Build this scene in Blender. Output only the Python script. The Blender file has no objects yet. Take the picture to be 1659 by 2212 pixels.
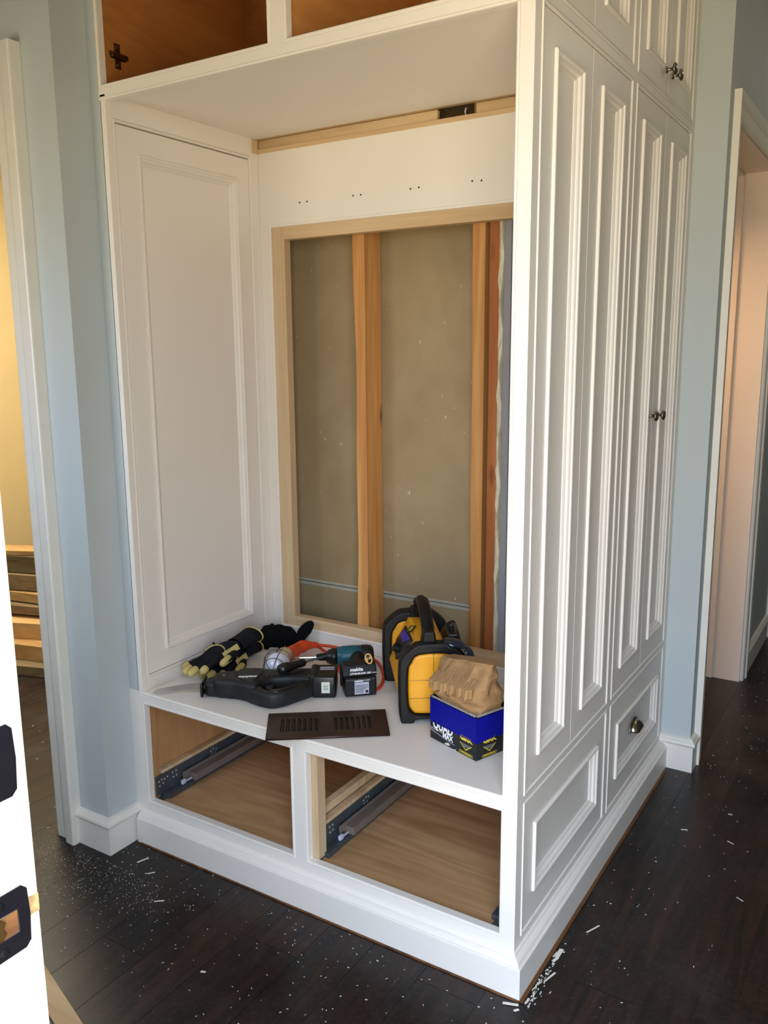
import bpy, bmesh, math, random
from mathutils import Vector, Matrix
random.seed(7)
S = bpy.context.scene
COL = S.collection

# ------------------------------------------------------------------ camera
CAM_LOC = Vector((0.65245, -1.56235, 1.40167))
YAW, PITCH, ROLL, FPX = 0.5611126, -0.1866881, -0.0082130, 1844.175
fw = Vector((-math.sin(YAW)*math.cos(PITCH), math.cos(YAW)*math.cos(PITCH), math.sin(PITCH)))
rt = fw.cross(Vector((0, 0, 1))).normalized()
up = rt.cross(fw)
r2 = math.cos(ROLL)*rt + math.sin(ROLL)*up
u2 = -math.sin(ROLL)*rt + math.cos(ROLL)*up
cd = bpy.data.cameras.new('camera'); cam = bpy.data.objects.new('camera', cd); COL.objects.link(cam)
cam.matrix_world = Matrix(((r2.x, u2.x, -fw.x, CAM_LOC.x), (r2.y, u2.y, -fw.y, CAM_LOC.y), (r2.z, u2.z, -fw.z, CAM_LOC.z), (0, 0, 0, 1)))
cd.sensor_fit = 'HORIZONTAL'; cd.sensor_width = 36.0; cd.lens = FPX*36/1659; cd.clip_start = 0.02
S.camera = cam

# ------------------------------------------------------------------ world: sky above, sunlit ground below the horizon
W = bpy.data.worlds.new('world'); S.world = W; W.use_nodes = True
nt = W.node_tree; nt.nodes.clear()
out = nt.nodes.new('ShaderNodeOutputWorld'); bg = nt.nodes.new('ShaderNodeBackground')
tc = nt.nodes.new('ShaderNodeTexCoord'); sx = nt.nodes.new('ShaderNodeSeparateXYZ'); rp = nt.nodes.new('ShaderNodeValToRGB'); mr = nt.nodes.new('ShaderNodeMapRange')
nt.links.new(tc.outputs['Generated'], sx.inputs[0]); nt.links.new(sx.outputs['Z'], mr.inputs['Value'])
mr.inputs['From Min'].default_value = -1; mr.inputs['From Max'].default_value = 1
nt.links.new(mr.outputs['Result'], rp.inputs['Fac']); nt.links.new(rp.outputs['Color'], bg.inputs['Color']); nt.links.new(bg.outputs[0], out.inputs[0])
el = rp.color_ramp.elements
el[0].position = 0.42; el[0].color = (0.80, 0.66, 0.43, 1)
el[1].position = 0.58; el[1].color = (0.76, 0.90, 1.14, 1)
bg.inputs['Strength'].default_value = 7.0

def area(name, loc, rot, sx_, sy_, power, col, portal=False):
    l = bpy.data.lights.new(name, 'AREA'); l.shape = 'RECTANGLE'; l.size = sx_; l.size_y = sy_; l.energy = power; l.color = col
    o = bpy.data.objects.new(name, l); COL.objects.link(o); o.location = loc; o.rotation_euler = rot
    if portal: l.cycles.is_portal = True
    return o
# daylight enters through the entry doorway behind the camera
area('entry_portal', (0.515, -1.31, 1.06), (math.radians(90), 0, 0), .95, 2.12, 1, (1, 1, 1), True)
area('added_window_portal', (-1.40, -1.31, 1.475), (math.radians(90), 0, 0), .50, .75, 1, (1, 1, 1), True)  # portal of the added window, which brightens the left side
# added area lights stand in for warm light in the left and back rooms
area('left_room_fill_light', (-3.0, 1.0, 2.6), (0, 0, 0), 0.9, 0.9, 52, (1.0, 0.90, 0.72))
area('back_room_fill_light', (-0.60, 1.70, 1.9), (0, 0, 0), 0.3, 0.3, 12, (1.0, 0.60, 0.32))

area('hall_fill_light', (0.95, 2.3, 2.70), (0, 0, 0), 0.35, 0.35, 3.5, (1.0, 0.90, 0.76))  # added fill, brightens the hall wall and far doors
S.view_settings.view_transform = 'Standard'
try: S.view_settings.look = 'None'
except Exception: pass
S.view_settings.gamma = 1.0
S.view_settings.use_curve_mapping = False
S.view_settings.exposure = 0.34
S.cycles.use_denoising = True
S.cycles.max_bounces = 6; S.cycles.diffuse_bounces = 5; S.cycles.glossy_bounces = 2; S.cycles.caustics_reflective = False; S.cycles.caustics_refractive = False
S.cycles.use_adaptive_sampling = True; S.cycles.adaptive_threshold = 0.04

# ------------------------------------------------------------------ materials
def lin(h):
    h = h.lstrip('#'); r = []
    for i in (0, 2, 4):
        c = int(h[i:i+2], 16)/255
        r.append(c/12.92 if c <= .04045 else ((c+.055)/1.055)**2.4)
    return tuple(r)+(1,)
def base_mat(name, rough, metal=0.0):
    m = bpy.data.materials.new(name); m.use_nodes = True
    n = m.node_tree; b = n.nodes['Principled BSDF']
    b.inputs['Roughness'].default_value = rough; b.inputs['Metallic'].default_value = metal
    return m, n, b
def paint(name, hexc, rough=.5, var=.04, scale=6.0, bump=.02, bscale=180., metal=0.0, spec=.5):
    m, n, b = base_mat(name, rough, metal)
    c = lin(hexc)
    g = n.nodes.new('ShaderNodeNewGeometry')
    t = n.nodes.new('ShaderNodeTexNoise'); t.inputs['Scale'].default_value = scale; t.inputs['Detail'].default_value = 2
    n.links.new(g.outputs['Position'], t.inputs['Vector'])
    r = n.nodes.new('ShaderNodeValToRGB')
    r.color_ramp.elements[0].position = .3; r.color_ramp.elements[1].position = .7
    r.color_ramp.elements[0].color = tuple(max(0, x*(1-var)) for x in c[:3])+(1,)
    r.color_ramp.elements[1].color = tuple(min(1, x*(1+var)) for x in c[:3])+(1,)
    n.links.new(t.outputs['Fac'], r.inputs['Fac']); n.links.new(r.outputs['Color'], b.inputs['Base Color'])
    b.inputs['Specular IOR Level'].default_value = spec
    if bump:
        t2 = n.nodes.new('ShaderNodeTexNoise'); t2.inputs['Scale'].default_value = bscale; t2.inputs['Detail'].default_value = 3
        n.links.new(g.outputs['Position'], t2.inputs['Vector'])
        bp = n.nodes.new('ShaderNodeBump'); bp.inputs['Strength'].default_value = bump; bp.inputs['Distance'].default_value = .002
        n.links.new(t2.outputs['Fac'], bp.inputs['Height']); n.links.new(bp.outputs['Normal'], b.inputs['Normal'])
    return m
def wood(name, h1, h2, axis=2, scale=10., stretch=.06, rough=.6, rnd=.25, knots=False, spec=.3, bands=1.0):
    """grain stretched along an axis (0 x, 1 y, 2 z); tone shifts a little from piece to piece"""
    m, n, b = base_mat(name, rough)
    b.inputs['Specular IOR Level'].default_value = spec
    g = n.nodes.new('ShaderNodeNewGeometry'); oi = n.nodes.new('ShaderNodeObjectInfo')
    mp = n.nodes.new('ShaderNodeMapping'); sc = [scale]*3; sc[axis] = scale*stretch
    mp.inputs['Scale'].default_value = sc
    ad = n.nodes.new('ShaderNodeVectorMath'); ad.operation = 'ADD'
    cx = n.nodes.new('ShaderNodeCombineXYZ'); ml = n.nodes.new('ShaderNodeMath'); ml.operation = 'MULTIPLY'; ml.inputs[1].default_value = 13.0
    n.links.new(oi.outputs['Random'], ml.inputs[0])
    for i in range(3): n.links.new(ml.outputs[0], cx.inputs[i])
    n.links.new(g.outputs['Position'], mp.inputs['Vector']); n.links.new(mp.outputs['Vector'], ad.inputs[0]); n.links.new(cx.outputs[0], ad.inputs[1])
    t = n.nodes.new('ShaderNodeTexNoise'); t.inputs['Scale'].default_value = 1.0; t.inputs['Detail'].default_value = 6; t.inputs['Distortion'].default_value = bands
    n.links.new(ad.outputs[0], t.inputs['Vector'])
    t3 = n.nodes.new('ShaderNodeTexNoise'); t3.inputs['Scale'].default_value = 6.0; t3.inputs['Detail'].default_value = 4
    n.links.new(ad.outputs[0], t3.inputs['Vector'])
    mx = n.nodes.new('ShaderNodeMath'); mx.operation = 'MULTIPLY_ADD'; mx.inputs[1].default_value = .35
    n.links.new(t3.outputs['Fac'], mx.inputs[0]); n.links.new(t.outputs['Fac'], mx.inputs[2])
    r = n.nodes.new('ShaderNodeValToRGB'); r.color_ramp.elements[0].position = .45; r.color_ramp.elements[1].position = .9
    r.color_ramp.elements[0].color = lin(h1); r.color_ramp.elements[1].color = lin(h2)
    n.links.new(mx.outputs[0], r.inputs['Fac'])
    hs = n.nodes.new('ShaderNodeHueSaturation')
    mr_ = n.nodes.new('ShaderNodeMapRange'); mr_.inputs['To Min'].default_value = 1-rnd; mr_.inputs['To Max'].default_value = 1+rnd
    n.links.new(oi.outputs['Random'], mr_.inputs['Value']); n.links.new(mr_.outputs['Result'], hs.inputs['Value'])
    n.links.new(r.outputs['Color'], hs.inputs['Color'])
    last = hs.outputs['Color']
    if knots:
        v = n.nodes.new('ShaderNodeTexVoronoi'); v.inputs['Scale'].default_value = 1.0
        mp2 = n.nodes.new('ShaderNodeMapping'); s2 = [14.]*3; s2[axis] = 4.5; mp2.inputs['Scale'].default_value = s2
        n.links.new(g.outputs['Position'], mp2.inputs['Vector']); n.links.new(mp2.outputs['Vector'], v.inputs['Vector'])
        k = n.nodes.new('ShaderNodeValToRGB'); k.color_ramp.elements[0].position = .08; k.color_ramp.elements[1].position = .2
        k.color_ramp.elements[0].color = (.25, .13, .07, 1); k.color_ramp.elements[1].color = (1, 1, 1, 1)
        n.links.new(v.outputs['Distance'], k.inputs['Fac'])
        mm = n.nodes.new('ShaderNodeMix'); mm.data_type = 'RGBA'; mm.blend_type = 'MULTIPLY'; mm.inputs['Factor'].default_value = .8
        n.links.new(last, mm.inputs[6]); n.links.new(k.outputs['Color'], mm.inputs[7]); last = mm.outputs[2]
    n.links.new(last, b.inputs['Base Color'])
    bp = n.nodes.new('ShaderNodeBump'); bp.inputs['Strength'].default_value = .12; bp.inputs['Distance'].default_value = .002
    n.links.new(t3.outputs['Fac'], bp.inputs['Height']); n.links.new(bp.outputs['Normal'], b.inputs['Normal'])
    return m

def floor_mat():
    m, n, b = base_mat('dark_floor_finish', .34)
    g = n.nodes.new('ShaderNodeNewGeometry'); oi = n.nodes.new('ShaderNodeObjectInfo')
    mp = n.nodes.new('ShaderNodeMapping'); mp.inputs['Scale'].default_value = (26, 2.2, 26)
    n.links.new(g.outputs['Position'], mp.inputs['Vector'])
    ml = n.nodes.new('ShaderNodeMath'); ml.operation = 'MULTIPLY'; ml.inputs[1].default_value = 31
    n.links.new(oi.outputs['Random'], ml.inputs[0])
    ad = n.nodes.new('ShaderNodeVectorMath'); ad.operation = 'ADD'
    n.links.new(mp.outputs['Vector'], ad.inputs[0]); n.links.new(ml.outputs[0], ad.inputs[1])
    t = n.nodes.new('ShaderNodeTexNoise'); t.inputs['Scale'].default_value = 1.; t.inputs['Detail'].default_value = 6; t.inputs['Distortion'].default_value = 1.6
    n.links.new(ad.outputs[0], t.inputs['Vector'])
    r = n.nodes.new('ShaderNodeValToRGB'); e = r.color_ramp.elements
    e[0].position = .40; e[0].color = lin('#0c0908'); e[1].position = .80; e[1].color = lin('#331d12')
    n.links.new(t.outputs['Fac'], r.inputs['Fac'])
    hs = n.nodes.new('ShaderNodeHueSaturation'); mr_ = n.nodes.new('ShaderNodeMapRange'); mr_.inputs['To Min'].default_value = .65; mr_.inputs['To Max'].default_value = 1.35
    n.links.new(oi.outputs['Random'], mr_.inputs['Value']); n.links.new(mr_.outputs['Result'], hs.inputs['Value']); n.links.new(r.outputs['Color'], hs.inputs['Color'])
    # dusty scuffs and fine scratches
    t2 = n.nodes.new('ShaderNodeTexNoise'); t2.inputs['Scale'].default_value = 3.2; t2.inputs['Detail'].default_value = 9; t2.inputs['Roughness'].default_value = .72
    n.links.new(g.outputs['Position'], t2.inputs['Vector'])
    r2_ = n.nodes.new('ShaderNodeValToRGB'); r2_.color_ramp.elements[0].position = .47; r2_.color_ramp.elements[1].position = .80
    r2_.color_ramp.elements[1].color = (.60, .60, .60, 1)
    n.links.new(t2.outputs['Fac'], r2_.inputs['Fac'])
    vo = n.nodes.new('ShaderNodeTexVoronoi'); vo.feature = 'DISTANCE_TO_EDGE'; vo.inputs['Scale'].default_value = 13
    tw = n.nodes.new('ShaderNodeTexNoise'); tw.inputs['Scale'].default_value = 4; tw.inputs['Detail'].default_value = 4
    n.links.new(g.outputs['Position'], tw.inputs['Vector']); 
    adv = n.nodes.new('ShaderNodeVectorMath'); adv.operation = 'ADD'; n.links.new(g.outputs['Position'], adv.inputs[0]); n.links.new(tw.outputs['Color'], adv.inputs[1])
    n.links.new(adv.outputs[0], vo.inputs['Vector'])
    r3 = n.nodes.new('ShaderNodeValToRGB'); r3.color_ramp.elements[0].position = .0; r3.color_ramp.elements[0].color = (.55, .55, .55, 1); r3.color_ramp.elements[1].position = .010; r3.color_ramp.elements[1].color = (0, 0, 0, 1)
    n.links.new(vo.outputs['Distance'], r3.inputs['Fac'])
    t5 = n.nodes.new('ShaderNodeTexNoise'); t5.inputs['Scale'].default_value = 70; t5.inputs['Detail'].default_value = 5; t5.inputs['Roughness'].default_value = .75
    n.links.new(g.outputs['Position'], t5.inputs['Vector'])
    r5 = n.nodes.new('ShaderNodeValToRGB'); r5.color_ramp.elements[0].position = .56; r5.color_ramp.elements[1].position = .74; r5.color_ramp.elements[1].color = (.75, .75, .75, 1)
    n.links.new(t5.outputs['Fac'], r5.inputs['Fac'])
    mx5 = n.nodes.new('ShaderNodeMath'); mx5.operation = 'MAXIMUM'; n.links.new(r5.outputs['Color'], mx5.inputs[0]); n.links.new(r3.outputs['Color'], mx5.inputs[1])
    mxs = n.nodes.new('ShaderNodeMath'); mxs.operation = 'ADD'; mxs.use_clamp = True; n.links.new(r2_.outputs['Color'], mxs.inputs[0]); n.links.new(mx5.outputs[0], mxs.inputs[1])
    mm = n.nodes.new('ShaderNodeMix'); mm.data_type = 'RGBA'; n.links.new(mxs.outputs[0], mm.inputs['Factor'])
    n.links.new(hs.outputs['Color'], mm.inputs[6]); mm.inputs[7].default_value = lin('#453e3a')
    n.links.new(mm.outputs[2], b.inputs['Base Color'])
    mrr = n.nodes.new('ShaderNodeMapRange'); mrr.inputs['To Min'].default_value = .26; mrr.inputs['To Max'].default_value = .52
    n.links.new(t2.outputs['Fac'], mrr.inputs['Value']); n.links.new(mrr.outputs['Result'], b.inputs['Roughness'])
    b.inputs['Specular IOR Level'].default_value = .4
    bp = n.nodes.new('ShaderNodeBump'); bp.inputs['Strength'].default_value = .15; bp.inputs['Distance'].default_value = .002
    n.links.new(t.outputs['Fac'], bp.inputs['Height']); n.links.new(bp.outputs['Normal'], b.inputs['Normal'])
    return m

M = {}
M['white'] = paint('white_cabinet_paint', '#e9e4dc', .42, .015, 4, 0)
M['trim'] = paint('white_trim_paint', '#e6e2d8', .4, .03, 9, 0)
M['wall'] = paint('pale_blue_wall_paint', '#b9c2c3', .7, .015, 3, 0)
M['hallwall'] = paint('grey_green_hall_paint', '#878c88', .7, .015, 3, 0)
M['yellow_wall'] = paint('yellow_wall_paint', '#e9d3a2', .8, .03, 3, 0)
M['ceil'] = paint('ceiling_paint', '#e5e2da', .8, .01, 3, 0)
M['jamb_lit'] = paint('jamb_white_warm_lit', '#e2d3c4', .45, .02, 5, 0)  # pinkish tint puts the warm room light into the jamb colour
M['floor'] = floor_mat()
M['subfloor'] = paint('dark_subfloor', '#4d463f', .9, .1, 8, 0)
M['ply'] = wood('birch_plywood', '#a47c54', '#c9a276', 0, 12, .10, .55, .05, bands=2.2)
M['plyv'] = wood('birch_plywood_upright', '#a97c50', '#c79a68', 2, 12, .08, .55, .05)
M['upwood'] = wood('maple_cabinet_interior', '#9c6230', '#bd8044', 1, 9, .15, .4, .04, spec=.5)
M['upwood_lit'] = wood('maple_divider_lit', '#c98a4a', '#e0a662', 1, 9, .15, .4, .04, spec=.5)  # same maple, with brighter light on the divider put into the colour
M['pine'] = wood('raw_pine_trim', '#bf9f78', '#dbc39c', 0, 16, .05, .6, .06)
M['pinev'] = wood('raw_pine_trim_upright', '#c2a37c', '#dcc5a0', 2, 16, .05, .6, .06)
M['stud'] = wood('fir_stud', '#a46a32', '#d8a263', 2, 15, .05, .65, .12, True)
M['stud2'] = wood('aged_fir_stud', '#8a4a24', '#b9733f', 2, 15, .05, .65, .1, True)
M['board'] = wood('drywall_paper_back', '#93805f', '#a4916f', 2, 3, .8, .9, .03)
_n = M['board'].node_tree; _b = _n.nodes['Principled BSDF']; _l = _b.inputs['Base Color'].links[0].from_socket
_g = _n.nodes.new('ShaderNodeNewGeometry'); _v = _n.nodes.new('ShaderNodeTexNoise'); _v.inputs['Scale'].default_value = 95; _v.inputs['Detail'].default_value = 2
_m = _n.nodes.new('ShaderNodeMapping'); _m.inputs['Scale'].default_value = (1, 1, .55); _n.links.new(_g.outputs['Position'], _m.inputs['Vector']); _n.links.new(_m.outputs['Vector'], _v.inputs['Vector'])
_r = _n.nodes.new('ShaderNodeValToRGB'); _r.color_ramp.elements[0].position = .735; _r.color_ramp.elements[1].position = .78
_n.links.new(_v.outputs['Fac'], _r.inputs['Fac']); _x = _n.nodes.new('ShaderNodeMix'); _x.data_type = 'RGBA'; _n.links.new(_r.outputs['Color'], _x.inputs['Factor']); _n.links.new(_l, _x.inputs[6]); _x.inputs[7].default_value = lin('#cbbfa2')
_n.links.new(_x.outputs[2], _b.inputs['Base Color'])
M['mint'] = paint('mint_primer', '#c9dcd6', .5, .03, 20)
M['wear'] = paint('worn_wood', '#b79a6c', .7, .3, 120)
M['tape'] = paint('drywall_edge_paper', '#a8a594', .85, .06, 30)
M['foam'] = paint('dried_foam_caulk', '#d3ccb2', .7, .12, 40, .3, 60)
M['greyboard'] = paint('grey_panel', '#8d8e92', .7, .04, 8)
M['oldwood'] = wood('old_lumber', '#6d5c46', '#9a8260', 0, 14, .06, .8, .3)
M['newwood'] = wood('split_lumber', '#b98a52', '#dab37c', 0, 14, .06, .8, .15)
M['strip'] = wood('unstained_wood_edge', '#3f2615', '#7a5330', 1, 18, .06, .7, .15)
M['nickel'] = paint('brushed_nickel', '#8f8778', .28, .05, 60, .02, 400, 1.0)
M['zinc'] = paint('zinc_slide_steel', '#4e575c', .4, .15, 40, .03, 300, .35)
M['channel'] = paint('galvanised_channel', '#837970', .42, .08, 30, .02, 300, .3)
M['brass'] = paint('aged_brass', '#b08d52', .35, .15, 50, .02, 300, 1.0)
M['steel'] = paint('bright_steel', '#c9c9c9', .22, .03, 50, 0, 300, 1.0)
M['hinge'] = paint('dark_hinge_metal', '#7a6a50', .32, .1, 50, .02, 300, 1.0)
M['dark'] = paint('screw_hole_dark', '#120d0a', .9, .1, 20, 0)
M['glint'] = paint('punched_metal', '#e6e2d8', .25, .05, 50, 0, 300, .6)
M['blackplate'] = paint('black_strike_plate', '#17161d', .35, .1, 60, .02, 300, .3)
M['blackrub'] = paint('dusty_black_plastic', '#111315', .55, .7, 22, .08, 300)
M['blackpl'] = paint('black_plastic', '#0b0d10', .36, .3, 25, .04, 300)
M['blackcloth'] = paint('black_fabric', '#0c0d0f', .95, .2, 60, .3, 500, spec=.15)
M['glove'] = paint('navy_black_glove_fabric', '#14161c', .9, .3, 50, .3, 420, spec=.2)
M['glovetip'] = paint('yellow_leather', '#bcab68', .75, .12, 40, .15, 300)
M['teal'] = paint('teal_plastic', '#0e5a66', .4, .12, 25, .04, 300)
M['orange'] = paint('orange_cord_rubber', '#d4451d', .45, .08, 20, .02, 300)
M['bulb'] = paint('frosted_bulb_glass', '#dcdcec', .18, .02, 20, 0)
M['beige'] = paint('beige_socket', '#cbb28c', .6, .05, 20, .02)
M['wire'] = paint('wire_guard', '#6d6a68', .35, .08, 40, .0, 300, .8)
M['greypl'] = paint('grey_plastic', '#8d8b8a', .5, .06, 25, .02)
M['yellow'] = paint('dusty_yellow_plastic', '#e8a320', .45, .10, 14, .03, 300)
M['radioblack'] = paint('scuffed_black_rubber', '#0a0b0c', .55, .8, 30, .08, 300, spec=.35)
M['screen'] = paint('purple_screen', '#4b35b8', .25, .12, 30, 0)
M['vent'] = paint('bronze_register', '#3d2a22', .38, .18, 25, .04, 300, .4)
M['boxblack'] = paint('printed_black_card', '#15171a', .45, .2, 20, .02)
M['boxblue'] = paint('blue_tape_wrap', '#020a84', .5, .04, 10, .01, spec=.2)
M['boxgrey'] = paint('printed_grey', '#7e8084', .5, .05, 20, 0)
M['card'] = paint('raw_card_edge', '#d9d6cf', .7, .06, 40, .05)
M['yprint'] = paint('yellow_print', '#d8c23c', .5, .05, 30, 0)
M['wprint'] = paint('white_print', '#e9eaec', .5, .03, 30, 0)
M['kraft'] = paint('kraft_paper', '#9f7b52', .8, .07, 18, .25, 90)
M['label'] = paint('silver_label', '#b9bccb', .45, .05, 40, 0)
M['ltext'] = paint('label_text', '#4d5058', .5, .05, 40, 0)
M['tag'] = paint('mint_paper_tag', '#cfd8c6', .6, .03, 30, 0)
M['glassblue'] = paint('dark_blue_lens', '#0c1a2c', .12, .2, 20, 0, spec=.8)
M['chips'] = paint('paint_chips', '#e4e0d6', .6, .15, 50, 0)
M['greywood'] = paint('grey_painted_board', '#6d6e70', .6, .05, 10)

# ------------------------------------------------------------------ helpers
def link(o, parent=None):
    COL.objects.link(o)
    if parent is not None: o.parent = parent
    return o
def tag(o, label, cat, group=None, kind=None):
    if label: o['label'] = label
    if cat: o['category'] = cat
    if group: o['group'] = group
    if kind: o['kind'] = kind
    return o
def empty(name, loc=(0, 0, 0), rz=0.0):
    o = bpy.data.objects.new(name, None); COL.objects.link(o); o.location = loc; o.rotation_euler = (0, 0, rz); o.empty_display_size = .05
    return o
def obj(name, bm, mat, parent=None, smooth=False, bevel=0.0, seg=2):
    bmesh.ops.recalc_face_normals(bm, faces=bm.faces)
    me = bpy.data.meshes.new(name); bm.to_mesh(me); bm.free()
    o = bpy.data.objects.new(name, me); me.materials.append(M[mat] if isinstance(mat, str) else mat)
    link(o, parent)
    if smooth:
        for p in me.polygons: p.use_smooth = True
    if bevel:
        md = o.modifiers.new('bevel', 'BEVEL'); md.width = bevel; md.segments = seg; md.limit_method = 'ANGLE'; md.angle_limit = math.radians(40)
    return o
def bbox(bm, x0, x1, y0, y1, z0, z1, mat=None):
    v = [Vector((x, y, z)) for x in (x0, x1) for y in (y0, y1) for z in (z0, z1)]
    if mat is not None: v = [mat @ p for p in v]
    v = [bm.verts.new(p) for p in v]
    for f in ((0, 1, 3, 2), (4, 6, 7, 5), (0, 4, 5, 1), (2, 3, 7, 6), (0, 2, 6, 4), (1, 5, 7, 3)): bm.faces.new([v[i] for i in f])
    return v
def box(name, x0, x1, y0, y1, z0, z1, mat, parent=None, bevel=0.0, m=None):
    bm = bmesh.new(); bbox(bm, x0, x1, y0, y1, z0, z1, m)
    return obj(name, bm, mat, parent, bevel=bevel)
def rings(bm, loops, cap0=False, cap1=False):
    """connect consecutive closed loops of points"""
    vs = [[bm.verts.new(p) for p in l] for l in loops]; n = len(vs[0])
    for a, b in zip(vs, vs[1:]):
        for i in range(n):
            try: bm.faces.new((a[i], a[(i+1) % n], b[(i+1) % n], b[i]))
            except ValueError: pass
    if cap0: bm.faces.new(vs[0])
    if cap1: bm.faces.new(vs[-1])
def tube(bm, pts, r, n=10, cap=True):
    pts = [Vector(p) for p in pts]; loops = []
    ref = None
    for i, p in enumerate(pts):
        d = (pts[min(i+1, len(pts)-1)]-pts[max(i-1, 0)]).normalized()
        if ref is None:
            ref = d.orthogonal().normalized()
        ref = (ref-d*ref.dot(d)).normalized(); b = d.cross(ref)
        rr = r[i] if isinstance(r, (list, tuple)) else r
        loops.append([p+ref*math.cos(2*math.pi*k/n)*rr+b*math.sin(2*math.pi*k/n)*rr for k in range(n)])
    rings(bm, loops, cap, cap)
def catmull(P, n=8):
    P = [Vector(p) for p in P]; o = []
    for i in range(len(P)-1):
        p0, p1, p2, p3 = P[max(i-1, 0)], P[i], P[i+1], P[min(i+2, len(P)-1)]
        for k in range(n):
            t = k/n
            o.append(.5*((2*p1)+(p2-p0)*t+(2*p0-5*p1+4*p2-p3)*t*t+(3*p1-p0-3*p2+p3)*t**3))
    o.append(P[-1]); return o
def lathe(bm, prof, n=24, m=None):
    loops = []
    for r, z in prof:
        l = [Vector((r*math.cos(2*math.pi*k/n), r*math.sin(2*math.pi*k/n), z)) for k in range(n)]
        loops.append([m @ p for p in l] if m is not None else l)
    rings(bm, loops, True, True)
def frame_ring(name, O, U, V, N, rect, prof, mat, parent=None, fill=False):
    """mitred moulding round a rectangle: prof = (inset, height) from the rectangle outwards to inwards"""
    O, U, V, N = Vector(O), Vector(U), Vector(V), Vector(N); u0, u1, v0, v1 = rect
    loops = []
    for d, h in prof:
        loops.append([O+U*a+V*b+N*h for a, b in ((u0+d, v0+d), (u1-d, v0+d), (u1-d, v1-d), (u0+d, v1-d))])
    bm = bmesh.new(); rings(bm, loops, False, fill)
    return obj(name, bm, mat, parent)
def extrude_profile(name, prof, P0, P1, A, B, mat, parent=None, m0=0.0, m1=0.0):
    """sweep a 2D profile (a along A, b along B) from P0 to P1; m0/m1 mitre the ends by the a-offset"""
    P0, P1, A, B = Vector(P0), Vector(P1), Vector(A), Vector(B); d = (P1-P0).normalized()
    l0 = [P0+A*a+B*b+d*(a*m0) for a, b in prof]; l1 = [P1+A*a+B*b+d*(a*m1) for a, b in prof]
    bm = bmesh.new(); rings(bm, [l0, l1], True, True)
    return obj(name, bm, mat, parent)
def shape2d(name, outline, holes, depth, mat, parent=None, m=None, round_=.004, res=2):
    """flat outline (with holes) given thickness with rounded edges"""
    cu = bpy.data.curves.new('tmp', 'CURVE'); cu.dimensions = '2D'; cu.fill_mode = 'BOTH'
    cu.extrude = max(0.0, depth/2-round_); cu.bevel_depth = round_; cu.bevel_resolution = res; cu.offset = -round_
    for pl in [outline]+list(holes):
        sp = cu.splines.new('POLY'); sp.points.add(len(pl)-1); sp.use_cyclic_u = True
        for p, q in zip(sp.points, pl): p.co = (q[0], q[1], 0, 1)
    to = bpy.data.objects.new('tmp', cu); COL.objects.link(to)
    dg = bpy.context.evaluated_depsgraph_get()
    me = bpy.data.meshes.new_from_object(to.evaluated_get(dg)); bpy.data.objects.remove(to); bpy.data.curves.remove(cu)
    if m is not None: me.transform(m)
    me.name = name; me.materials.clear(); me.materials.append(M[mat])
    return link(bpy.data.objects.new(name, me), parent)
def smooth_poly(P, n=4):
    P = [Vector((p[0], p[1], 0)) for p in P]; N = len(P); o = []
    for i in range(N):
        p0, p1, p2, p3 = P[i-1], P[i], P[(i+1) % N], P[(i+2) % N]
        for k in range(n):
            t = k/n
            q = .5*((2*p1)+(p2-p0)*t+(2*p0-5*p1+4*p2-p3)*t*t+(3*p1-p0-3*p2+p3)*t**3); o.append((q.x, q.y))
    return o
def text(name, body, size, m, mat, parent=None, shear=0.0, bold=0.0, ext=.0002, align='CENTER', sx_=1.0):
    cu = bpy.data.curves.new('tmp', 'FONT'); cu.body = body; cu.size = size; cu.shear = shear; cu.extrude = ext; cu.offset = bold
    cu.align_x = align; cu.align_y = 'CENTER'; cu.resolution_u = 2
    to = bpy.data.objects.new('tmp', cu); COL.objects.link(to)
    dg = bpy.context.evaluated_depsgraph_get()
    me = bpy.data.meshes.new_from_object(to.evaluated_get(dg)); bpy.data.objects.remove(to); bpy.data.curves.remove(cu)
    me.transform(m @ Matrix.Diagonal((sx_, 1, 1, 1))); me.name = name; me.materials.clear(); me.materials.append(M[mat])
    return link(bpy.data.objects.new(name, me), parent)
def basis(O, X, Y, Z):
    X, Y, Z = Vector(X), Vector(Y), Vector(Z)
    return Matrix(((X.x, Y.x, Z.x, O[0]), (X.y, Y.y, Z.y, O[1]), (X.z, Y.z, Z.z, O[2]), (0, 0, 0, 1)))
def skinned(name, verts, edges, radii, mat, parent=None, sub=2, m=None, flat=None):
    me = bpy.data.meshes.new(name); me.from_pydata(verts, edges, []); o = bpy.data.objects.new('tmp', me); COL.objects.link(o)
    sk = o.modifiers.new('skin', 'SKIN'); sk.use_smooth_shade = True
    for i, r in enumerate(radii):
        me.skin_vertices[0].data[i].radius = r if isinstance(r, tuple) else (r, r)
    me.skin_vertices[0].data[0].use_root = True
    sb = o.modifiers.new('sub', 'SUBSURF'); sb.levels = sub; sb.render_levels = sub
    dg = bpy.context.evaluated_depsgraph_get()
    out = bpy.data.meshes.new_from_object(o.evaluated_get(dg)); bpy.data.objects.remove(o)
    if flat is not None: out.transform(flat)
    if m is not None: out.transform(m)
    out.name = name; out.materials.clear(); out.materials.append(M[mat])
    for p in out.polygons: p.use_smooth = True
    return link(bpy.data.objects.new(name, out), parent)

# ================================================================== STRUCTURE
def struct(name, bm_or_obj, mat=None, label=None, cat=None, bevel=0.0):
    o = bm_or_obj if mat is None else obj(name, bm_or_obj, mat, bevel=bevel)
    return tag(o, label, cat, kind='structure')
CEIL = 2.75
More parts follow.
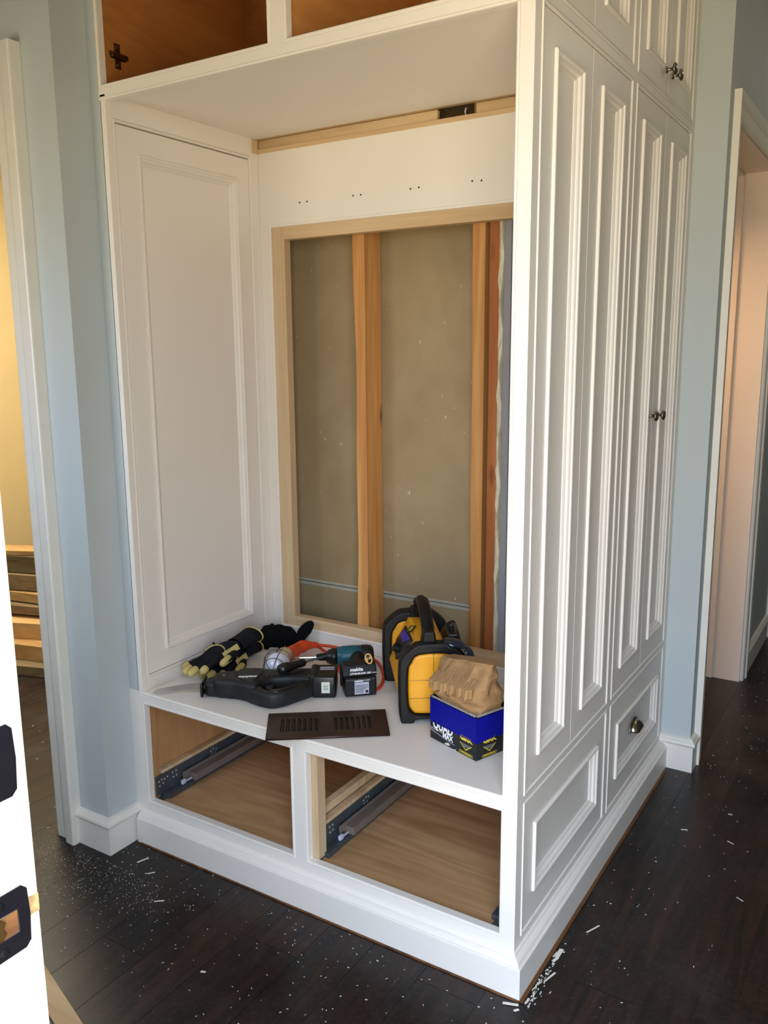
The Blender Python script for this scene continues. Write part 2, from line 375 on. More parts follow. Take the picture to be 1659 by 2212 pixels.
# ---- floor: dark boards laid along y, each a piece of its own
bm = bmesh.new(); bbox(bm, -4.6, 1.75, -1.30, 6.0, -.05, -.0016)
floor = struct('floor', bm, 'subfloor', 'dark stained wood plank floor with scuffs and paint chips', 'floor')
bm = bmesh.new(); bbox(bm, -.5, .5, -.5, .5, -.5, .5)
bmesh.ops.bevel(bm, geom=[e for e in bm.edges if abs(e.verts[0].co.z-e.verts[1].co.z) < 1e-6 and e.verts[0].co.z > 0], offset=.004, segments=1, affect='EDGES')
pm = bpy.data.meshes.new('plank'); bm.to_mesh(pm); bm.free(); pm.materials.append(M['floor'])
edges = [-4.6]
while edges[-1] < -1.10: edges.append(edges[-1]+random.uniform(.12, .16))
edges[-1] = -1.06
edges += [-.925, -.785, -.645, -.475, -.345, -.20, -.05, .105, .24, .36, .50, .63, .78, .90, 1.04, 1.18, 1.31, 1.46, 1.60, 1.75]
for x0, x1 in zip(edges, edges[1:]):
    y = -1.30-random.uniform(0, .6) if x0 > -1.1 else -1.3
    while y < 6.0:
        L = random.uniform(.9, 2.1) if x0 > -1.1 else random.uniform(1.8, 3.2)
        a, b = max(y, -1.30), min(y+L, 6.0); y += L
        if b-a < .12: continue
        o = bpy.data.objects.new('plank', pm); link(o, floor)
        o.location = ((x0+x1)/2, (a+b)/2, -.006); o.scale = (x1-x0-.0011, b-a-.0011, .012)

bm = bmesh.new(); bbox(bm, -4.6, 1.75, -1.30, 6.0, CEIL, CEIL+.08)
struct('ceiling', bm, 'ceil', 'white ceiling above the hall', 'ceiling')
# ---- wall on the left of the cubby, with the doorway to the next room
bm = bmesh.new()
bbox(bm, -1.300, -1.193, 0.03, 1.24, 0, CEIL)
bbox(bm, -1.400, -1.193, -.105, 0.03, 0, CEIL)
bbox(bm, -2.250, -1.400, -.105, 0.03, 2.085, CEIL)
bbox(bm, -4.600, -2.250, -.105, 0.03, 0, CEIL)
struct('wall_left', bm, 'wall', 'pale blue painted wall corner left of the cubby', 'wall')
bm = bmesh.new()
bbox(bm, -4.55, -1.30, 2.30, 2.40, 0, CEIL); bbox(bm, -4.6, -4.45, .03, 2.3, 0, CEIL)
struct('wall_far_left', bm, 'yellow_wall', 'yellow painted wall of the room seen through left doorway', 'wall')
# ---- hall wall on the right with its doorways
bm = bmesh.new()
bbox(bm, -.040, .096, 1.240, 1.365, 0, CEIL)
bbox(bm, -.040, .096, 1.365, 2.165, 2.075, CEIL)
bbox(bm, -.040, .096, 2.165, 2.920, 0, CEIL)
bbox(bm, -.040, .096, 2.920, 3.720, 2.075, CEIL)
bbox(bm, -.040, .096, 3.720, 6.0, 0, CEIL)
bbox(bm, -1.30, -.04, 1.27, 1.34, 0, CEIL); bbox(bm, -1.45, -1.32, 1.34, 6.0, 0, CEIL)
struct('wall_right', bm, 'wall', 'pale blue hall wall with doorway right of the tall cabinets', 'wall')
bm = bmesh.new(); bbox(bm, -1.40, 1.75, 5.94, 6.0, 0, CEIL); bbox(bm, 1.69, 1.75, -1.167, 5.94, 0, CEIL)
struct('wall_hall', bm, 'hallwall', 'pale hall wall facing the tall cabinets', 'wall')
# ---- entry wall beside the camera, open doorway
bm = bmesh.new()
bbox(bm, -4.6, -1.65, -1.300, -1.167, 0, CEIL); bbox(bm, -1.15, .020, -1.300, -1.167, 0, CEIL); bbox(bm, -1.65, -1.15, -1.300, -1.167, 0, 1.10); bbox(bm, -1.65, -1.15, -1.300, -1.167, 1.85, CEIL)
bbox(bm, 1.01, 1.75, -1.300, -1.167, 0, CEIL); bbox(bm, .02, 1.01, -1.300, -1.167, 2.13, CEIL)
bbox(bm, -4.6, -4.5, -1.167, -.105, 0, CEIL)
struct('wall_front', bm, 'wall', 'entry wall around the open front doorway', 'wall')
d1 = tag(empty('door_1', (.04, -1.2, 0)), 'white entry door jamb with black strike plates in left foreground', 'door frame', kind='structure')
def P(o, parent):
    o.parent = parent; o.matrix_parent_inverse = Matrix.Translation(-Vector(parent.location)); return o
P(box('jamb', .020, .040, -1.305, -1.167, 0, 2.13, 'trim', bevel=.002), d1)
P(box('jamb', .99, 1.01, -1.305, -1.167, 0, 2.13, 'trim', bevel=.002), d1)
P(box('head_jamb', .040, .99, -1.305, -1.167, 2.11, 2.13, 'trim', bevel=.002), d1)
bm = bmesh.new()
prof = [(.0330, -1.1638), (.0348, -1.1590), (.0335, -1.1545), (.0290, -1.1515), (.020, -1.150), (-.045, -1.147), (-.055, -1.155), (-.055, -1.167)]
rings(bm, [[Vector((x, y, z)) for x, y in prof] for z in (0, 2.2)], True, True)
P(obj('casing', bm, 'trim', smooth=False), d1)
def strike(z0, z1, latch):
    # plate lies on the jamb face x = .04, lip wraps over the edge
    h = z1-z0; zc = (z0+z1)/2
    m = basis((.0405, -1.199, zc), (0, 1, 0), (0, 0, 1), (1, 0, 0))
    w = .030
    outl = [(-w, -h/2), (.025, -h/2), (.030, -h/2+.005), (.0315, 0), (.030, h/2-.005), (.025, h/2), (-w, h/2)]
    hole = [(-.016, -.0115), (.0195, -.0105), (.0195, .0105), (-.016, .0115)]
    pl = shape2d('strike_plate', outl, [hole] if latch else [], .0022, 'blackplate', m=m, round_=.0006, res=1)
    P(pl, d1)
    if latch:
        bm = bmesh.new(); bbox(bm, .0412, .0416, -1.212, -1.1800, zc-.0102, zc+.0102); b_ = obj('latch_hole_lining', bm, 'strip'); P(b_, d1)
        P(shape2d('latch_lip', [(-.012, -.009), (.0, -.009), (.004, -.004), (.001, .001), (.004, .006), (0, .010), (-.012, .010)], [], .003, 'brass', m=basis((.0425, -1.196, zc), (0, 1, 0), (0, 0, 1), (1, 0, 0)), round_=.0008, res=1), d1)
        for dz in (-.0215, .0205):
            bm = bmesh.new(); lathe(bm, [(.004, -.0005), (.004, .001), (.0015, .0014)], 14, basis((.0412, -1.195, zc+dz), (0, 1, 0), (0, 0, 1), (1, 0, 0))); P(obj('screw', bm, 'blackpl'), d1)
strike(.899, .958, True)
P(box('primer_patch', .0395, .0403, -1.215, -1.1690, 1.034, 1.108, 'mint'), d1)
P(box('worn_edge', .0335, .0352, -1.1650, -1.1545, .921, .938, 'wear', bevel=.0004), d1)
strike(1.040, 1.104, False)

w1 = tag(empty('added_window_1', (-1.35, -1.2, 1.05)), 'added white framed window in the entry wall, out of view', 'window', kind='structure')  # unseen window, added to light the left wall and seat
for n_, a_ in (('added_window_frame', (-1.655, -1.63, -1.30, -1.16, 1.10, 1.85)), ('added_window_frame', (-1.17, -1.145, -1.30, -1.16, 1.10, 1.85)), ('added_window_frame', (-1.63, -1.17, -1.30, -1.16, 1.095, 1.12)), ('added_window_frame', (-1.63, -1.17, -1.30, -1.16, 1.83, 1.855))):
    P(box(n_, *a_, 'trim', bevel=.002), w1)

# ---- casings
def casing_leg(name, prof, z0, z1, parent=None):
    bm = bmesh.new(); rings(bm, [[Vector((x, y, z)) for x, y in prof] for z in (z0, z1)], True, True)
    return obj(name, bm, 'trim', parent)
t1 = tag(empty('trim_1', (-1.36, -.105, 0)), 'white door casing with stepped edge beside the yellow room', 'door casing', kind='structure')
P(casing_leg('casing', [(-1.402, -.105), (-1.402, -.122), (-1.400, -.124), (-1.358, -.124), (-1.356, -.1225), (-1.3545, -.1245), (-1.352, -.134), (-1.348, -.137), (-1.317, -.139), (-1.313, -.137), (-1.312, -.133), (-1.312, -.105)], 0, 2.155), t1)
P(box('casing_head', -2.34, -1.40, -.137, -.105, 2.087, 2.155, 'trim', bevel=.003), t1)
P(box('jamb', -1.420, -1.4035, -.112, .035, 0, 2.087, 'trim', bevel=.002), t1)
P(box('casing', -2.34, -2.25, -.13, -.105, 0, 2.087, 'trim', bevel=.003), t1)
t2 = tag(empty('trim_2', (.1, 1.33, 0)), 'white casing and warm lit jamb of the right hall doorway', 'door casing', kind='structure')
P(casing_leg('casing', [(.096, 1.300), (.116, 1.300), (.117, 1.302), (.115, 1.318), (.113, 1.320), (.112, 1.350), (.108, 1.358), (.096, 1.358)], 0, 2.074), t2)
P(casing_leg('casing', [(.096, 2.172), (.106, 2.172), (.110, 2.178), (.111, 2.212), (.116, 2.216), (.117, 2.238), (.115, 2.242), (.096, 2.242)], 0, 2.074), t2)
bm = bmesh.new()
prof = [(.096, 2.074), (.106, 2.074), (.109, 2.078), (.110, 2.084), (.110, 2.116), (.1125, 2.120), (.115, 2.126), (.1168, 2.136), (.1155, 2.142), (.1170, 2.148), (.1165, 2.155), (.096, 2.155)]
P(box('casing_end', .096, .1172, 1.2975, 1.2998, 0, 2.1555, 'trim'), t2)
rings(bm, [[Vector((x, y, z)) for x, z in prof] for y in (1.300, 2.242)], True, True); P(obj('casing_head', bm, 'trim'), t2)
P(box('jamb', -.042, .098, 2.155, 2.1655, 0, 2.0755, 'jamb_lit', bevel=.001), t2)
P(box('jamb', -.042, .098, 1.3645, 1.375, 0, 2.0755, 'jamb_lit', bevel=.001), t2)
P(box('head_jamb', -.042, .098, 1.375, 2.155, 2.066, 2.0755, 'jamb_lit', bevel=.001), t2)
P(box('door_stop', -.040, -.012, 2.145, 2.155, 0, 2.066, 'jamb_lit', bevel=.002), t2)
P(box('door_stop', -.040, -.012, 1.375, 2.145, 2.056, 2.066, 'jamb_lit', bevel=.002), t2)
t3 = tag(empty('trim_3', (.1, 2.9, 0)), 'white casing of the farther hall doorway at right edge', 'door casing', kind='structure')
P(casing_leg('casing', [(.096, 2.845), (.116, 2.845), (.117, 2.85), (.112, 2.87), (.111, 2.90), (.106, 2.92), (.096, 2.92)], 0, 2.155), t3)
P(box('jamb', -.042, .098, 2.9195, 2.930, 0, 2.0755, 'trim', bevel=.001), t3)
P(box('casing_head', .096, .118, 2.92, 3.80, 2.075, 2.155, 'trim', bevel=.003), t3)

# ---- baseboards
BASE = [(0, 0), (.013, 0), (.013, .080), (.0145, .083), (.019, .086), (.0205, .0905), (.019, .096), (.014, .100), (.010, .1045), (.004, .107), (0, .108)]
bl = tag(empty('baseboard_left', (-1.193, -.105, 0)), 'white baseboard wrapping the pale blue wall corner', 'baseboard', kind='structure')
P(extrude_profile('baseboard', BASE, (-1.312, -.105, 0), (-1.193, -.105, 0), (0, -1, 0), (0, 0, 1), 'trim', m0=0, m1=1), bl)
P(extrude_profile('baseboard', BASE, (-1.193, -.105, 0), (-1.193, 0.0, 0), (1, 0, 0), (0, 0, 1), 'trim', m0=-1, m1=0), bl)
br = tag(empty('baseboard_right', (.096, 1.24, 0)), 'white baseboard on wall end right of tall cabinets', 'baseboard', kind='structure')
BASE2 = [(a, b*1.09) for a, b in BASE]
P(extrude_profile('baseboard', BASE2, (.0, 1.24, 0), (.096, 1.24, 0), (0, -1, 0), (0, 0, 1), 'trim', m0=0, m1=1), br)
P(extrude_profile('baseboard', BASE2, (.096, 1.24, 0), (.096, 1.300, 0), (1, 0, 0), (0, 0, 1), 'trim', m0=-1, m1=0), br)
P(extrude_profile('baseboard', BASE2, (.096, 2.242, 0), (.096, 2.845, 0), (1, 0, 0), (0, 0, 1), 'trim'), br)

# ---- stud wall seen through the opening in the cubby back
bm = bmesh.new(); bbox(bm, -1.19, -.04, .735, .745, 0, CEIL)
wb = struct('wall_back', bm, 'board', 'open stud wall with brown drywall paper seen behind the cubby', 'wall')
box('drywall_panel', -1.185, -.05, .722, .735, .628, CEIL, 'board', wb)
box('drywall_panel', -1.185, -.05, .722, .735, .02, .612, 'board', wb)
box('drywall_edge', -1.185, -.05, .7205, .734, .6215, .6300, 'tape', wb, bevel=.001)
box('drywall_edge', -1.185, -.05, .7205, .734, .6080, .6185, 'tape', wb, bevel=.001)
def stud(x0, x1, y0, y1, mat, wav=0.0):
    bm = bmesh.new(); n = 24; loops = []
    for i in range(n+1):
        z = .02+(CEIL-.02)*i/n; w = wav*math.sin(z*3.1)*math.sin(z*7.7+1)
        loops.append([Vector((x0+w, y0, z)), Vector((x1, y0, z)), Vector((x1, y1, z)), Vector((x0, y1, z))])
    rings(bm, loops, True, True); return obj('stud', bm, mat, wb, bevel=.002)
stud(-.819, -.781, .620, .712, 'stud', .006)
stud(-.425, -.388, .618, .712, 'stud', .002)
stud(-.376, -.348, .622, .712, 'stud2', .001)
bm = bmesh.new(); n = 90; loops = []
for i in range(n+1):
    z = .05+2.3*i/n; j = .004*math.sin(z*23)+.003*math.sin(z*61+2)+random.uniform(-.0015, .0015); k = .004*math.sin(z*31+1)+random.uniform(-.002, .002)
    loops.append([Vector((-.3475, .622, z)), Vector((-.340+j*.4, .612+j, z)), Vector((-.333+k*.6, .611+k, z)), Vector((-.330+k*.5, .625, z)), Vector((-.335, .70, z)), Vector((-.3475, .70, z))])
rings(bm, loops, True, True); obj('dried_sealant', bm, 'foam', wb)
box('edge_board', -.329, -.310, .616, .712, .02, CEIL, 'greyboard', wb, bevel=.001)
box('edge_board', -.308, -.05, .628, .712, .02, CEIL, 'greyboard', wb, bevel=.001)

# ================================================================== CABINETRY
RO, RU, RV, RN = (0, 0, 0), (0, 1, 0), (0, 0, 1), (1, 0, 0)       # right (side) face
FO, FU, FV, FN = (0, 0, 0), (1, 0, 0), (0, 0, 1), (0, -1, 0)      # front face
BEAD = [(0, 0), (.0010, -.0025), (.0022, -.0003), (.0036, .0020), (.0062, .0022), (.0082, .0008), (.0092, -.0016), (.0095, -.019)]
MOLD = [(0, -.001), (0, .0030), (.0015, .0052), (.0045, .0058), (.0075, .0044), (.0085, .0018), (.0105, .0014), (.0145, -.0005), (.0165, -.0030), (.0175, -.0055), (.0215, -.0075), (.0245, -.0100), (.0250, -.0120)]
def panel_front(name, O, U, V, N, rect, prect, parent, mold=MOLD, h=-.001, mat='white'):
    O_, U_, V_, N_ = Vector(O), Vector(U), Vector(V), Vector(N)
    def lp(r, hh): return [O_+U_*a+V_*b+N_*hh for a, b in ((r[0], r[2]), (r[1], r[2]), (r[1], r[3]), (r[0], r[3]))]
    bm = bmesh.new(); e = .0008
    r1 = (rect[0]+e, rect[1]-e, rect[2]+e, rect[3]-e)
    rings(bm, [lp(rect, -.019), lp(rect, h-e), lp(r1, h), lp(prect, h), lp(prect, -.019)])
    d = obj(name, bm, mat, parent)
    frame_ring('moulding', O, U, V, N, prect, mold, mat, d)
    k = mold[-1]
    pr = (prect[0]+k[0], prect[1]-k[0], prect[2]+k[0], prect[3]-k[0])
    bm = bmesh.new(); rings(bm, [lp(pr, k[1]), lp(pr, -.019)]); bm.verts.ensure_lookup_table(); bm.faces.new([bm.verts[i] for i in range(4)])
    obj('panel', bm, mat, d)
    return d
def knob(parent, y, z, mat='nickel'):
    bm = bmesh.new()
    lathe(bm, [(.0085, 0), (.0088, .0015), (.0060, .0030), (.0042, .0060), (.0040, .0130), (.0058, .0170), (.0130, .0195), (.0152, .0215), (.0148, .0240), (.0110, .0270), (.0050, .0285), (.001, .0288)], 28,
          basis((-.001, y, z), (0, 1, 0), (0, 0, 1), (1, 0, 0)))
    return obj('knob', bm, mat, parent, smooth=True)

def tall(root, y0, y1, ya, yb, ysplit, base_m0, panels, dpanel, uppanels, right_end):
    # frame members: stiles full height, rails between
    b = .0095
    box('stile', -.020, 0, max(y0, .0207), ya-b, .0, CEIL, 'white', root)
    box('stile', -.020, 0, yb+b, y1, .0, CEIL, 'white', root)
    zs = ((.121, .429), (.460, 2.024), (2.063, CEIL-.03))
    for za, zb in ((.0, zs[0][0]), (zs[0][1], zs[1][0]), (zs[1][1], zs[2][0]), (zs[2][1], CEIL)):
        box('rail', -.020, 0, ya-b, yb+b, za+(b if za else 0), zb-b if zb < CEIL else CEIL, 'white', root)
        # small returns where the rail meets the bead
    for za, zb in zs:
        frame_ring('bead', RO, RU, RV, RN, (ya-b, yb+b, za-b, zb+b), BEAD, 'white', root)
    box('backing', -.034, -.021, max(y0, .0212), y1, 0, CEIL, 'white', root)
    g = .0016
    dr = panel_front('drawer_front', RO, RU, RV, RN, (ya+g, yb-g, zs[0][0]+g, zs[0][1]-g), dpanel, root)
    ds = []
    for (a, c), pr in zip(((ya+g, ysplit-g/2), (ysplit+g/2, yb-g)), panels):
        ds.append(panel_front('door', RO, RU, RV, RN, (a, c, zs[1][0]+g, zs[1][1]-g), pr, root))
    us = []
    for (a, c), pr in zip(((ya+g, ysplit-g/2), (ysplit+g/2, yb-g)), uppanels):
        us.append(panel_front('upper_door', RO, RU, RV, RN, (a, c, zs[2][0]+g, zs[2][1]-g), pr, root))
    return dr, ds, us
CAP = [(0, 0), (.025, 0), (.025, .0725), (.0245, .0745), (.0225, .0760), (.0205, .0765), (.0190, .0785), (.0165, .0830), (.0120, .0865), (.0075, .0885), (.0055, .0905), (.0050, .0925), (.0028, .0945), (0, .0950)]
ta = tag(empty('tall_cabinet'), 'white panelled cabinet side without knobs nearest the camera', 'cabinet', 'tall panelled cabinets')
drA, dA, uA = tall(ta, 0.0, .6165, .0405, .5975, .3215, -1,
    [(.1025, .2630, .5200, 1.9650), (.3810, .5420, .5210, 1.9640)], (.0965, .5360, .1885, .3610),
    [(.1025, .2630, 2.1230, 2.62), (.3810, .5420, 2.1230, 2.62)], False)
extrude_profile('base_moulding', CAP, (0, 0, 0), (0, .6165, 0), (1, 0, 0), (0, 0, 1), 'white', ta, m0=-1, m1=0)
tb = tag(empty('tall_cabinet', (0, 0, 0)), 'white panelled cabinet with knobs and cup pull, next to the blue wall end', 'cabinet', 'tall panelled cabinets')
drB, dB, uB = tall(tb, .6165, 1.24, .6450, 1.1945, .9250, 0,
    [(.7030, .8680, .5230, 1.9620), (.9840, 1.1480, .5230, 1.9600)], (.7060, 1.1430, .1860, .3560),
    [(.7050, .8680, 2.1220, 2.62), (.9840, 1.1480, 2.1240, 2.62)], True)
extrude_profile('base_moulding', CAP, (0, .6165, 0), (0, 1.238, 0), (1, 0, 0), (0, 0, 1), 'white', tb)
box('carcass', -1.15, -.036, .76, 1.235, 0, CEIL, 'plyv', tb)
knob(uB[0], .897, 2.124); knob(uB[1], .960, 2.124)
knob(dB[0], .885, 1.215); knob(dB[1], .962, 1.213)
# cup pull: half shell on a thin flange
bm = bmesh.new(); n1, n2 = 18, 8; loops = []
for j in range(n2+1):
    ph = math.pi/2*j/n2
    loops.append([Vector((.0015+.024*math.sin(ph), .889-.040*math.cos(math.pi*i/n1)*(.35+.65*math.cos(ph)**.6 if j < n2 else .35), .2720+.030*math.sin(math.pi*i/n1)*(math.cos(ph) if j < n2 else 0.0)+.0)) for i in range(n1+1)])
vs = [[bm.verts.new(p) for p in l] for l in loops]
for a, b in zip(vs, vs[1:]):
    for i in range(n1):
        try: bm.faces.new((a[i], a[i+1], b[i+1], b[i]))
        except ValueError: pass
cp = obj('cup_pull', bm, 'nickel', drB, smooth=True)
cp.modifiers.new('solid', 'SOLIDIFY').thickness = .0015
bm = bmesh.new(); fl = []
for i in range(25):
    a = math.pi*i/24; fl.append((-.046*math.cos(a), .036*math.sin(a)))
fl_in = [(-.039*math.cos(math.pi*i/24), .029*math.sin(math.pi*i/24)) for i in range(24, -1, -1)]
bm.free()
shape2d('pull_flange', fl+fl_in, [], .003, 'nickel', drB, basis((.0005, .889, .2710), (0, 1, 0), (0, 0, 1), (1, 0, 0)), .0008, 1)

# ---- bench with two empty drawer bays
XL, XR = -1.139, -.036
sb = tag(empty('storage_bench'), 'white built-in bench with two open drawer bays under the seat', 'bench')
box('stile', -1.193, -1.1465, 0, .02, .0, .4600, 'white', sb)
box('mullion', -.606, -.574, 0, .02, .1185, .4325, 'white', sb)
box('stile', -.0285, 0, .0, .0205, .0, .4601, 'white', sb)
box('seat_rail', -1.1465, -.0285, 0, .02, .4325, .4560, 'white', sb)
box('bottom_rail', -1.1465, -.0285, 0, .02, .0, .1185, 'white', sb)
for a, c in ((-1.1465, -.606), (-.574, -.0285)):
    frame_ring('bead', FO, FU, FV, FN, (a, c, .1185, .4325), BEAD, 'white', sb)
# seat with rounded nosing
bm = bmesh.new()
prof = [(.012, .4440), (.0, .4470), (-.0015, .4485), (.0003, .4500), (-.0022, .4525), (-.0026, .4560), (-.0012, .4590), (.0015, .4602), (.020, .4602), (.578, .4602), (.578, .4420), (.02, .4420)]
rings(bm, [[Vector((x, y, z)) for y, z in prof] for x in (XL-.012, XR+.010)], True, True); obj('seat_board', bm, 'white', sb)
extrude_profile('base_moulding', CAP, (-1.172, 0, 0), (0, 0, 0), (0, -1, 0), (0, 0, 1), 'white', sb, m0=0, m1=1)
box('bay_floor', -1.16, -.03, .02, .575, .100, .1175, 'ply', sb)
box('bay_back', -1.16, -.03, .575, .585, .1175, .442, 'upwood', sb)
box('bay_side', -1.172, -1.158, .02, .575, .1175, .442, 'plyv', sb)
box('bay_side', -.034, -.028, .0205, .575, .1175, .442, 'plyv', sb)
box('bay_post', -1.158, -1.137, .0205, .040, .1175, .442, 'plyv', sb)
box('bay_post', -.5675, -.5460, .0205, .052, .1175, .442, 'pinev', sb)
box('bay_divider_rail', -.600, -.580, .052, .575, .205, .228, 'pine', sb)
def slide(x, side, white=True):
    """undermount drawer slide along y; side = +1 when it sits on the left wall of a bay"""
    s = bpy.data.objects.new('drawer_slide', None); link(s, sb); s.empty_display_size = .02
    X = lambda d: x+side*d
    def bx(name, a, c, y0, y1, z0, z1, mat, bev=.0006):
        p, q = sorted((X(a), X(c))); return box(name, p, q, y0, y1, z0, z1, mat, s, bev)
    bx('spacer_block', -.020, .0, .050, .560, .150, .200, 'pine')
    bx('side_plate', .0, .0025, .022, .520, .1300, .1900, 'zinc')
    bx('front_bracket', .0025, .020, .022, .150, .1225, .1250, 'zinc')
    bx('lower_track', .0025, .030, .045, .520, .1200, .1330, 'zinc')
    bx('runner_channel', .012, .040, .145, .545, .1340, .1560, 'channel', .002)
    bx('runner_lip', .010, .013, .120, .545, .1340, .1660, 'channel')
    if white:
        bx('release_catch', .015, .026, .104, .122, .134, .149, 'label', .004); bx('catch_arm', .018, .023, .120, .148, .136, .142, 'label', .002)
    bm = bmesh.new()
    for cy, cz in [(.034+.011*i, .171+.003*((i) % 2)) for i in range(4)]+[(.036, .157), (.050, .160), (.088, .178), (.102, .178), (.090, .162), (.103, .163), (.250, .176), (.262, .180), (.274, .176), (.254, .165), (.268, .164)]:
        lathe(bm, [(.0030, -.0004), (.0030, .0006), (.0010, .0008)], 8, basis((X(.0026), cy, cz), (0, 1, 0), (0, 0, 1), (side, 0, 0)))
    obj('rivet_holes', bm, 'glint', s)['kind'] = 'stuff'
    bm = bmesh.new()
    for cy in (.19, .30, .42):
        lathe(bm, [(.003, 0), (.003, .0008)], 8, basis((X(.0385), cy, .150), (0, 1, 0), (0, 0, 1), (side, 0, 0)))
    obj('screw_hole', bm, 'dark', s)['kind'] = 'stuff'
    return s
slide(-1.136, 1); slide(-.612, -1, False); slide(-.5635, 1); slide(-.046, -1)

# ---- cubby: left panel, back panel, ceiling
cu = tag(empty('cubby'), 'tall open white cubby with cut-out back panel above the bench', 'cubby')
LO, LU, LV, LN = (XL, 0, 0), (0, 1, 0), (0, 0, 1), (1, 0, 0)
b = .0095; ya, yb, za, zb = .0275, .5365, .5020, 1.9740
box('side_stile', XL-.018, XL, .0, ya-b, .4602, 2.0335, 'white', cu)
box('side_stile', XL-.018, XL, yb+b, .5795, .4602, 2.0335, 'white', cu)
box('side_rail', XL-.018, XL, ya-b, yb+b, .4602, za-b, 'white', cu)
box('side_rail', XL-.018, XL, ya-b, yb+b, zb+b, 2.0335, 'white', cu)
frame_ring('bead', LO, LU, LV, LN, (ya-b, yb+b, za-b, zb+b), BEAD, 'white', cu)
box('backing', XL-.034, XL-.021, .0205, .58, .46, 2.0335, 'white', cu)
panel_front('side_door', LO, LU, LV, LN, (ya+.0022, yb-.0022, za+.0016, zb-.0030), (.0950, .4790, .5585, 1.9090), cu)
# thin front edge and scribe strip painted like the wall
box('front_edge_bead', -1.1548, -1.1385, -.0015, .018, .4602, 2.0206, 'white', cu, .002)
box('scribe_strip', -1.193, -1.155, .0, .018, .4602, 2.0204, 'wall', cu); box('scribe_strip', -1.193, -1.1598, .0, .018, 2.0204, 2.0286, 'wall', cu)
# back panel round the cut-out
yB = .580; cx0, cx1, cz0, cz1 = -1.0985, -.110, .5030, 1.7765
box('back_stile', XL, cx0, yB, yB+.016, .4602, 1.9945, 'white', cu)
box('back_stile', cx1, XR, yB, yB+.016, .4602, 1.9945, 'white', cu)
box('back_rail', cx0, cx1, yB, yB+.016, cz1, 1.9945, 'white', cu)
box('back_rail', cx0, cx1, yB, yB+.016, .4602, cz0, 'white', cu)
frame_ring('cut_out_bead', (0, yB, 0), FU, FV, FN, (cx0-.008, cx1+.008, cz0-.006, cz1+.008), [(0, 0), (.0008, .0012), (.004, .0018), (.007, .0012), (.0085, -.001), (.0085, -.006)], 'white', cu)
box('cut_out_jamb', cx0, -1.0500, yB+.004, yB+.034, cz0, cz1, 'pinev', cu, .001)
box('cut_out_jamb', -.160, cx1, yB+.004, yB+.034, cz0, cz1, 'pinev', cu, .001)
box('cut_out_head', -1.0500, -.160, yB+.003, yB+.034, 1.7380, cz1, 'pine', cu, .001)
box('cut_out_sill', -1.0500, -.160, yB+.003, yB+.034, cz0, .5390, 'pine', cu, .001)
# strip of bare wood under the cubby ceiling, with a slot
box('bare_cleat', XL, XR, yB-.0005, yB+.016, 1.9945, 2.0075, 'pine', cu, .0006)
box('bare_cleat', XL, -.5170, yB+.003, yB+.016, 2.0075, 2.0330, 'pine', cu, .0006)
box('bare_cleat', -.4020, XR, yB+.003, yB+.016, 2.0075, 2.0330, 'pine', cu, .0006)
box('bare_cleat', XL, XR, .5652, yB+.0028, 2.0338, 2.0445, 'pine', cu)  # added pine filler so the shadow gap reads brown
box('bare_return', XL, XL+.0025, .5500, yB-.0006, 1.9930, 2.0330, 'pinev', cu, .0004)
box('cubby_ceiling', XL-.016, XR+.012, .0200, .5650, 2.0335, 2.0450, 'white', cu)
bm = bmesh.new()
for hx in (-.982, -.955, -.790, -.764, -.600, -.572, -.409, -.383):
    lathe(bm, [(.0024, 0), (.0024, .0009), (.0004, .0010)], 10, basis((hx+random.uniform(-.001, .001), yB-.0001, 1.840+random.uniform(-.001, .001)), (1, 0, 0), (0, 0, 1), (0, -1, 0)))
obj('screw_holes', bm, 'dark', cu)['kind'] = 'stuff'
tube_bm = bmesh.new(); tube(tube_bm, catmull([(-.440, .60, 2.03), (-.442, .598, 2.018), (-.435, .600, 2.005)], 5), .0018, 6); obj('loose_wire', tube_bm, 'wprint', cu)

# ---- overhead cabinet with its doors taken off
oc = tag(empty('overhead_cabinet'), 'doorless overhead cabinet with bare wood interior above the cubby', 'cabinet')
zt = CEIL-.03
box('bottom_rail', -1.1595, -.0285, 0, .02, 2.0290, 2.0475, 'white', oc)
box('mullion', -.608, -.574, 0, .02, 2.0475, zt, 'white', oc)
box('scribe_strip', -1.193, -1.1596, .0, .018, 2.0287, CEIL, 'wall', oc)
box('top_rail', -1.1550, -.0360, 0, .02, zt, CEIL, 'white', oc)
for a, c in ((-1.1595, -.608), (-.574, -.0285)):
    frame_ring('bead', FO, FU, FV, FN, (a, c, 2.0475, zt), BEAD, 'white', oc)
bm = bmesh.new()
prof = [(.02, 2.0290), (.0, 2.0290), (-.0003, 2.0288), (.0015, 2.0275), (-.0012, 2.0262), (-.0018, 2.0238), (-.0010, 2.0218), (.002, 2.0208), (.02, 2.0208)]
rings(bm, [[Vector((x, y, z)) for y, z in prof] for x in (-1.1594, -.0285)], True, True); obj('edge_bead', bm, 'white', oc)
box('corner_stile', -.0285, 0, 0, .0205, .4602, 2.0207, 'white', cu); box('corner_stile', -.0285, 0, 0, .0205, 2.0207, CEIL, 'white', oc)
bm = bmesh.new()
prof = [(-.0285, .02), (-.0285, .0), (-.0289, .0018), (-.0295, -.0010), (-.0320, -.0018), (-.0345, -.0012), (-.0362, .0015), (-.0362, .02)]
rings(bm, [[Vector((x, y, z)) for x, y in prof] for z in (.4602, 2.0207)], True, True); obj('edge_bead', bm, 'white', cu)
box('inner_side', -1.172, -1.1515, .0202, .560, 2.0455, CEIL, 'upwood', oc)
box('inner_side', -.0345, -.0285, .0202, .560, 2.0455, CEIL, 'upwood', oc)
box('inner_divider', -.600, -.5845, .0202, .560, 2.0455, CEIL, 'upwood_lit', oc)
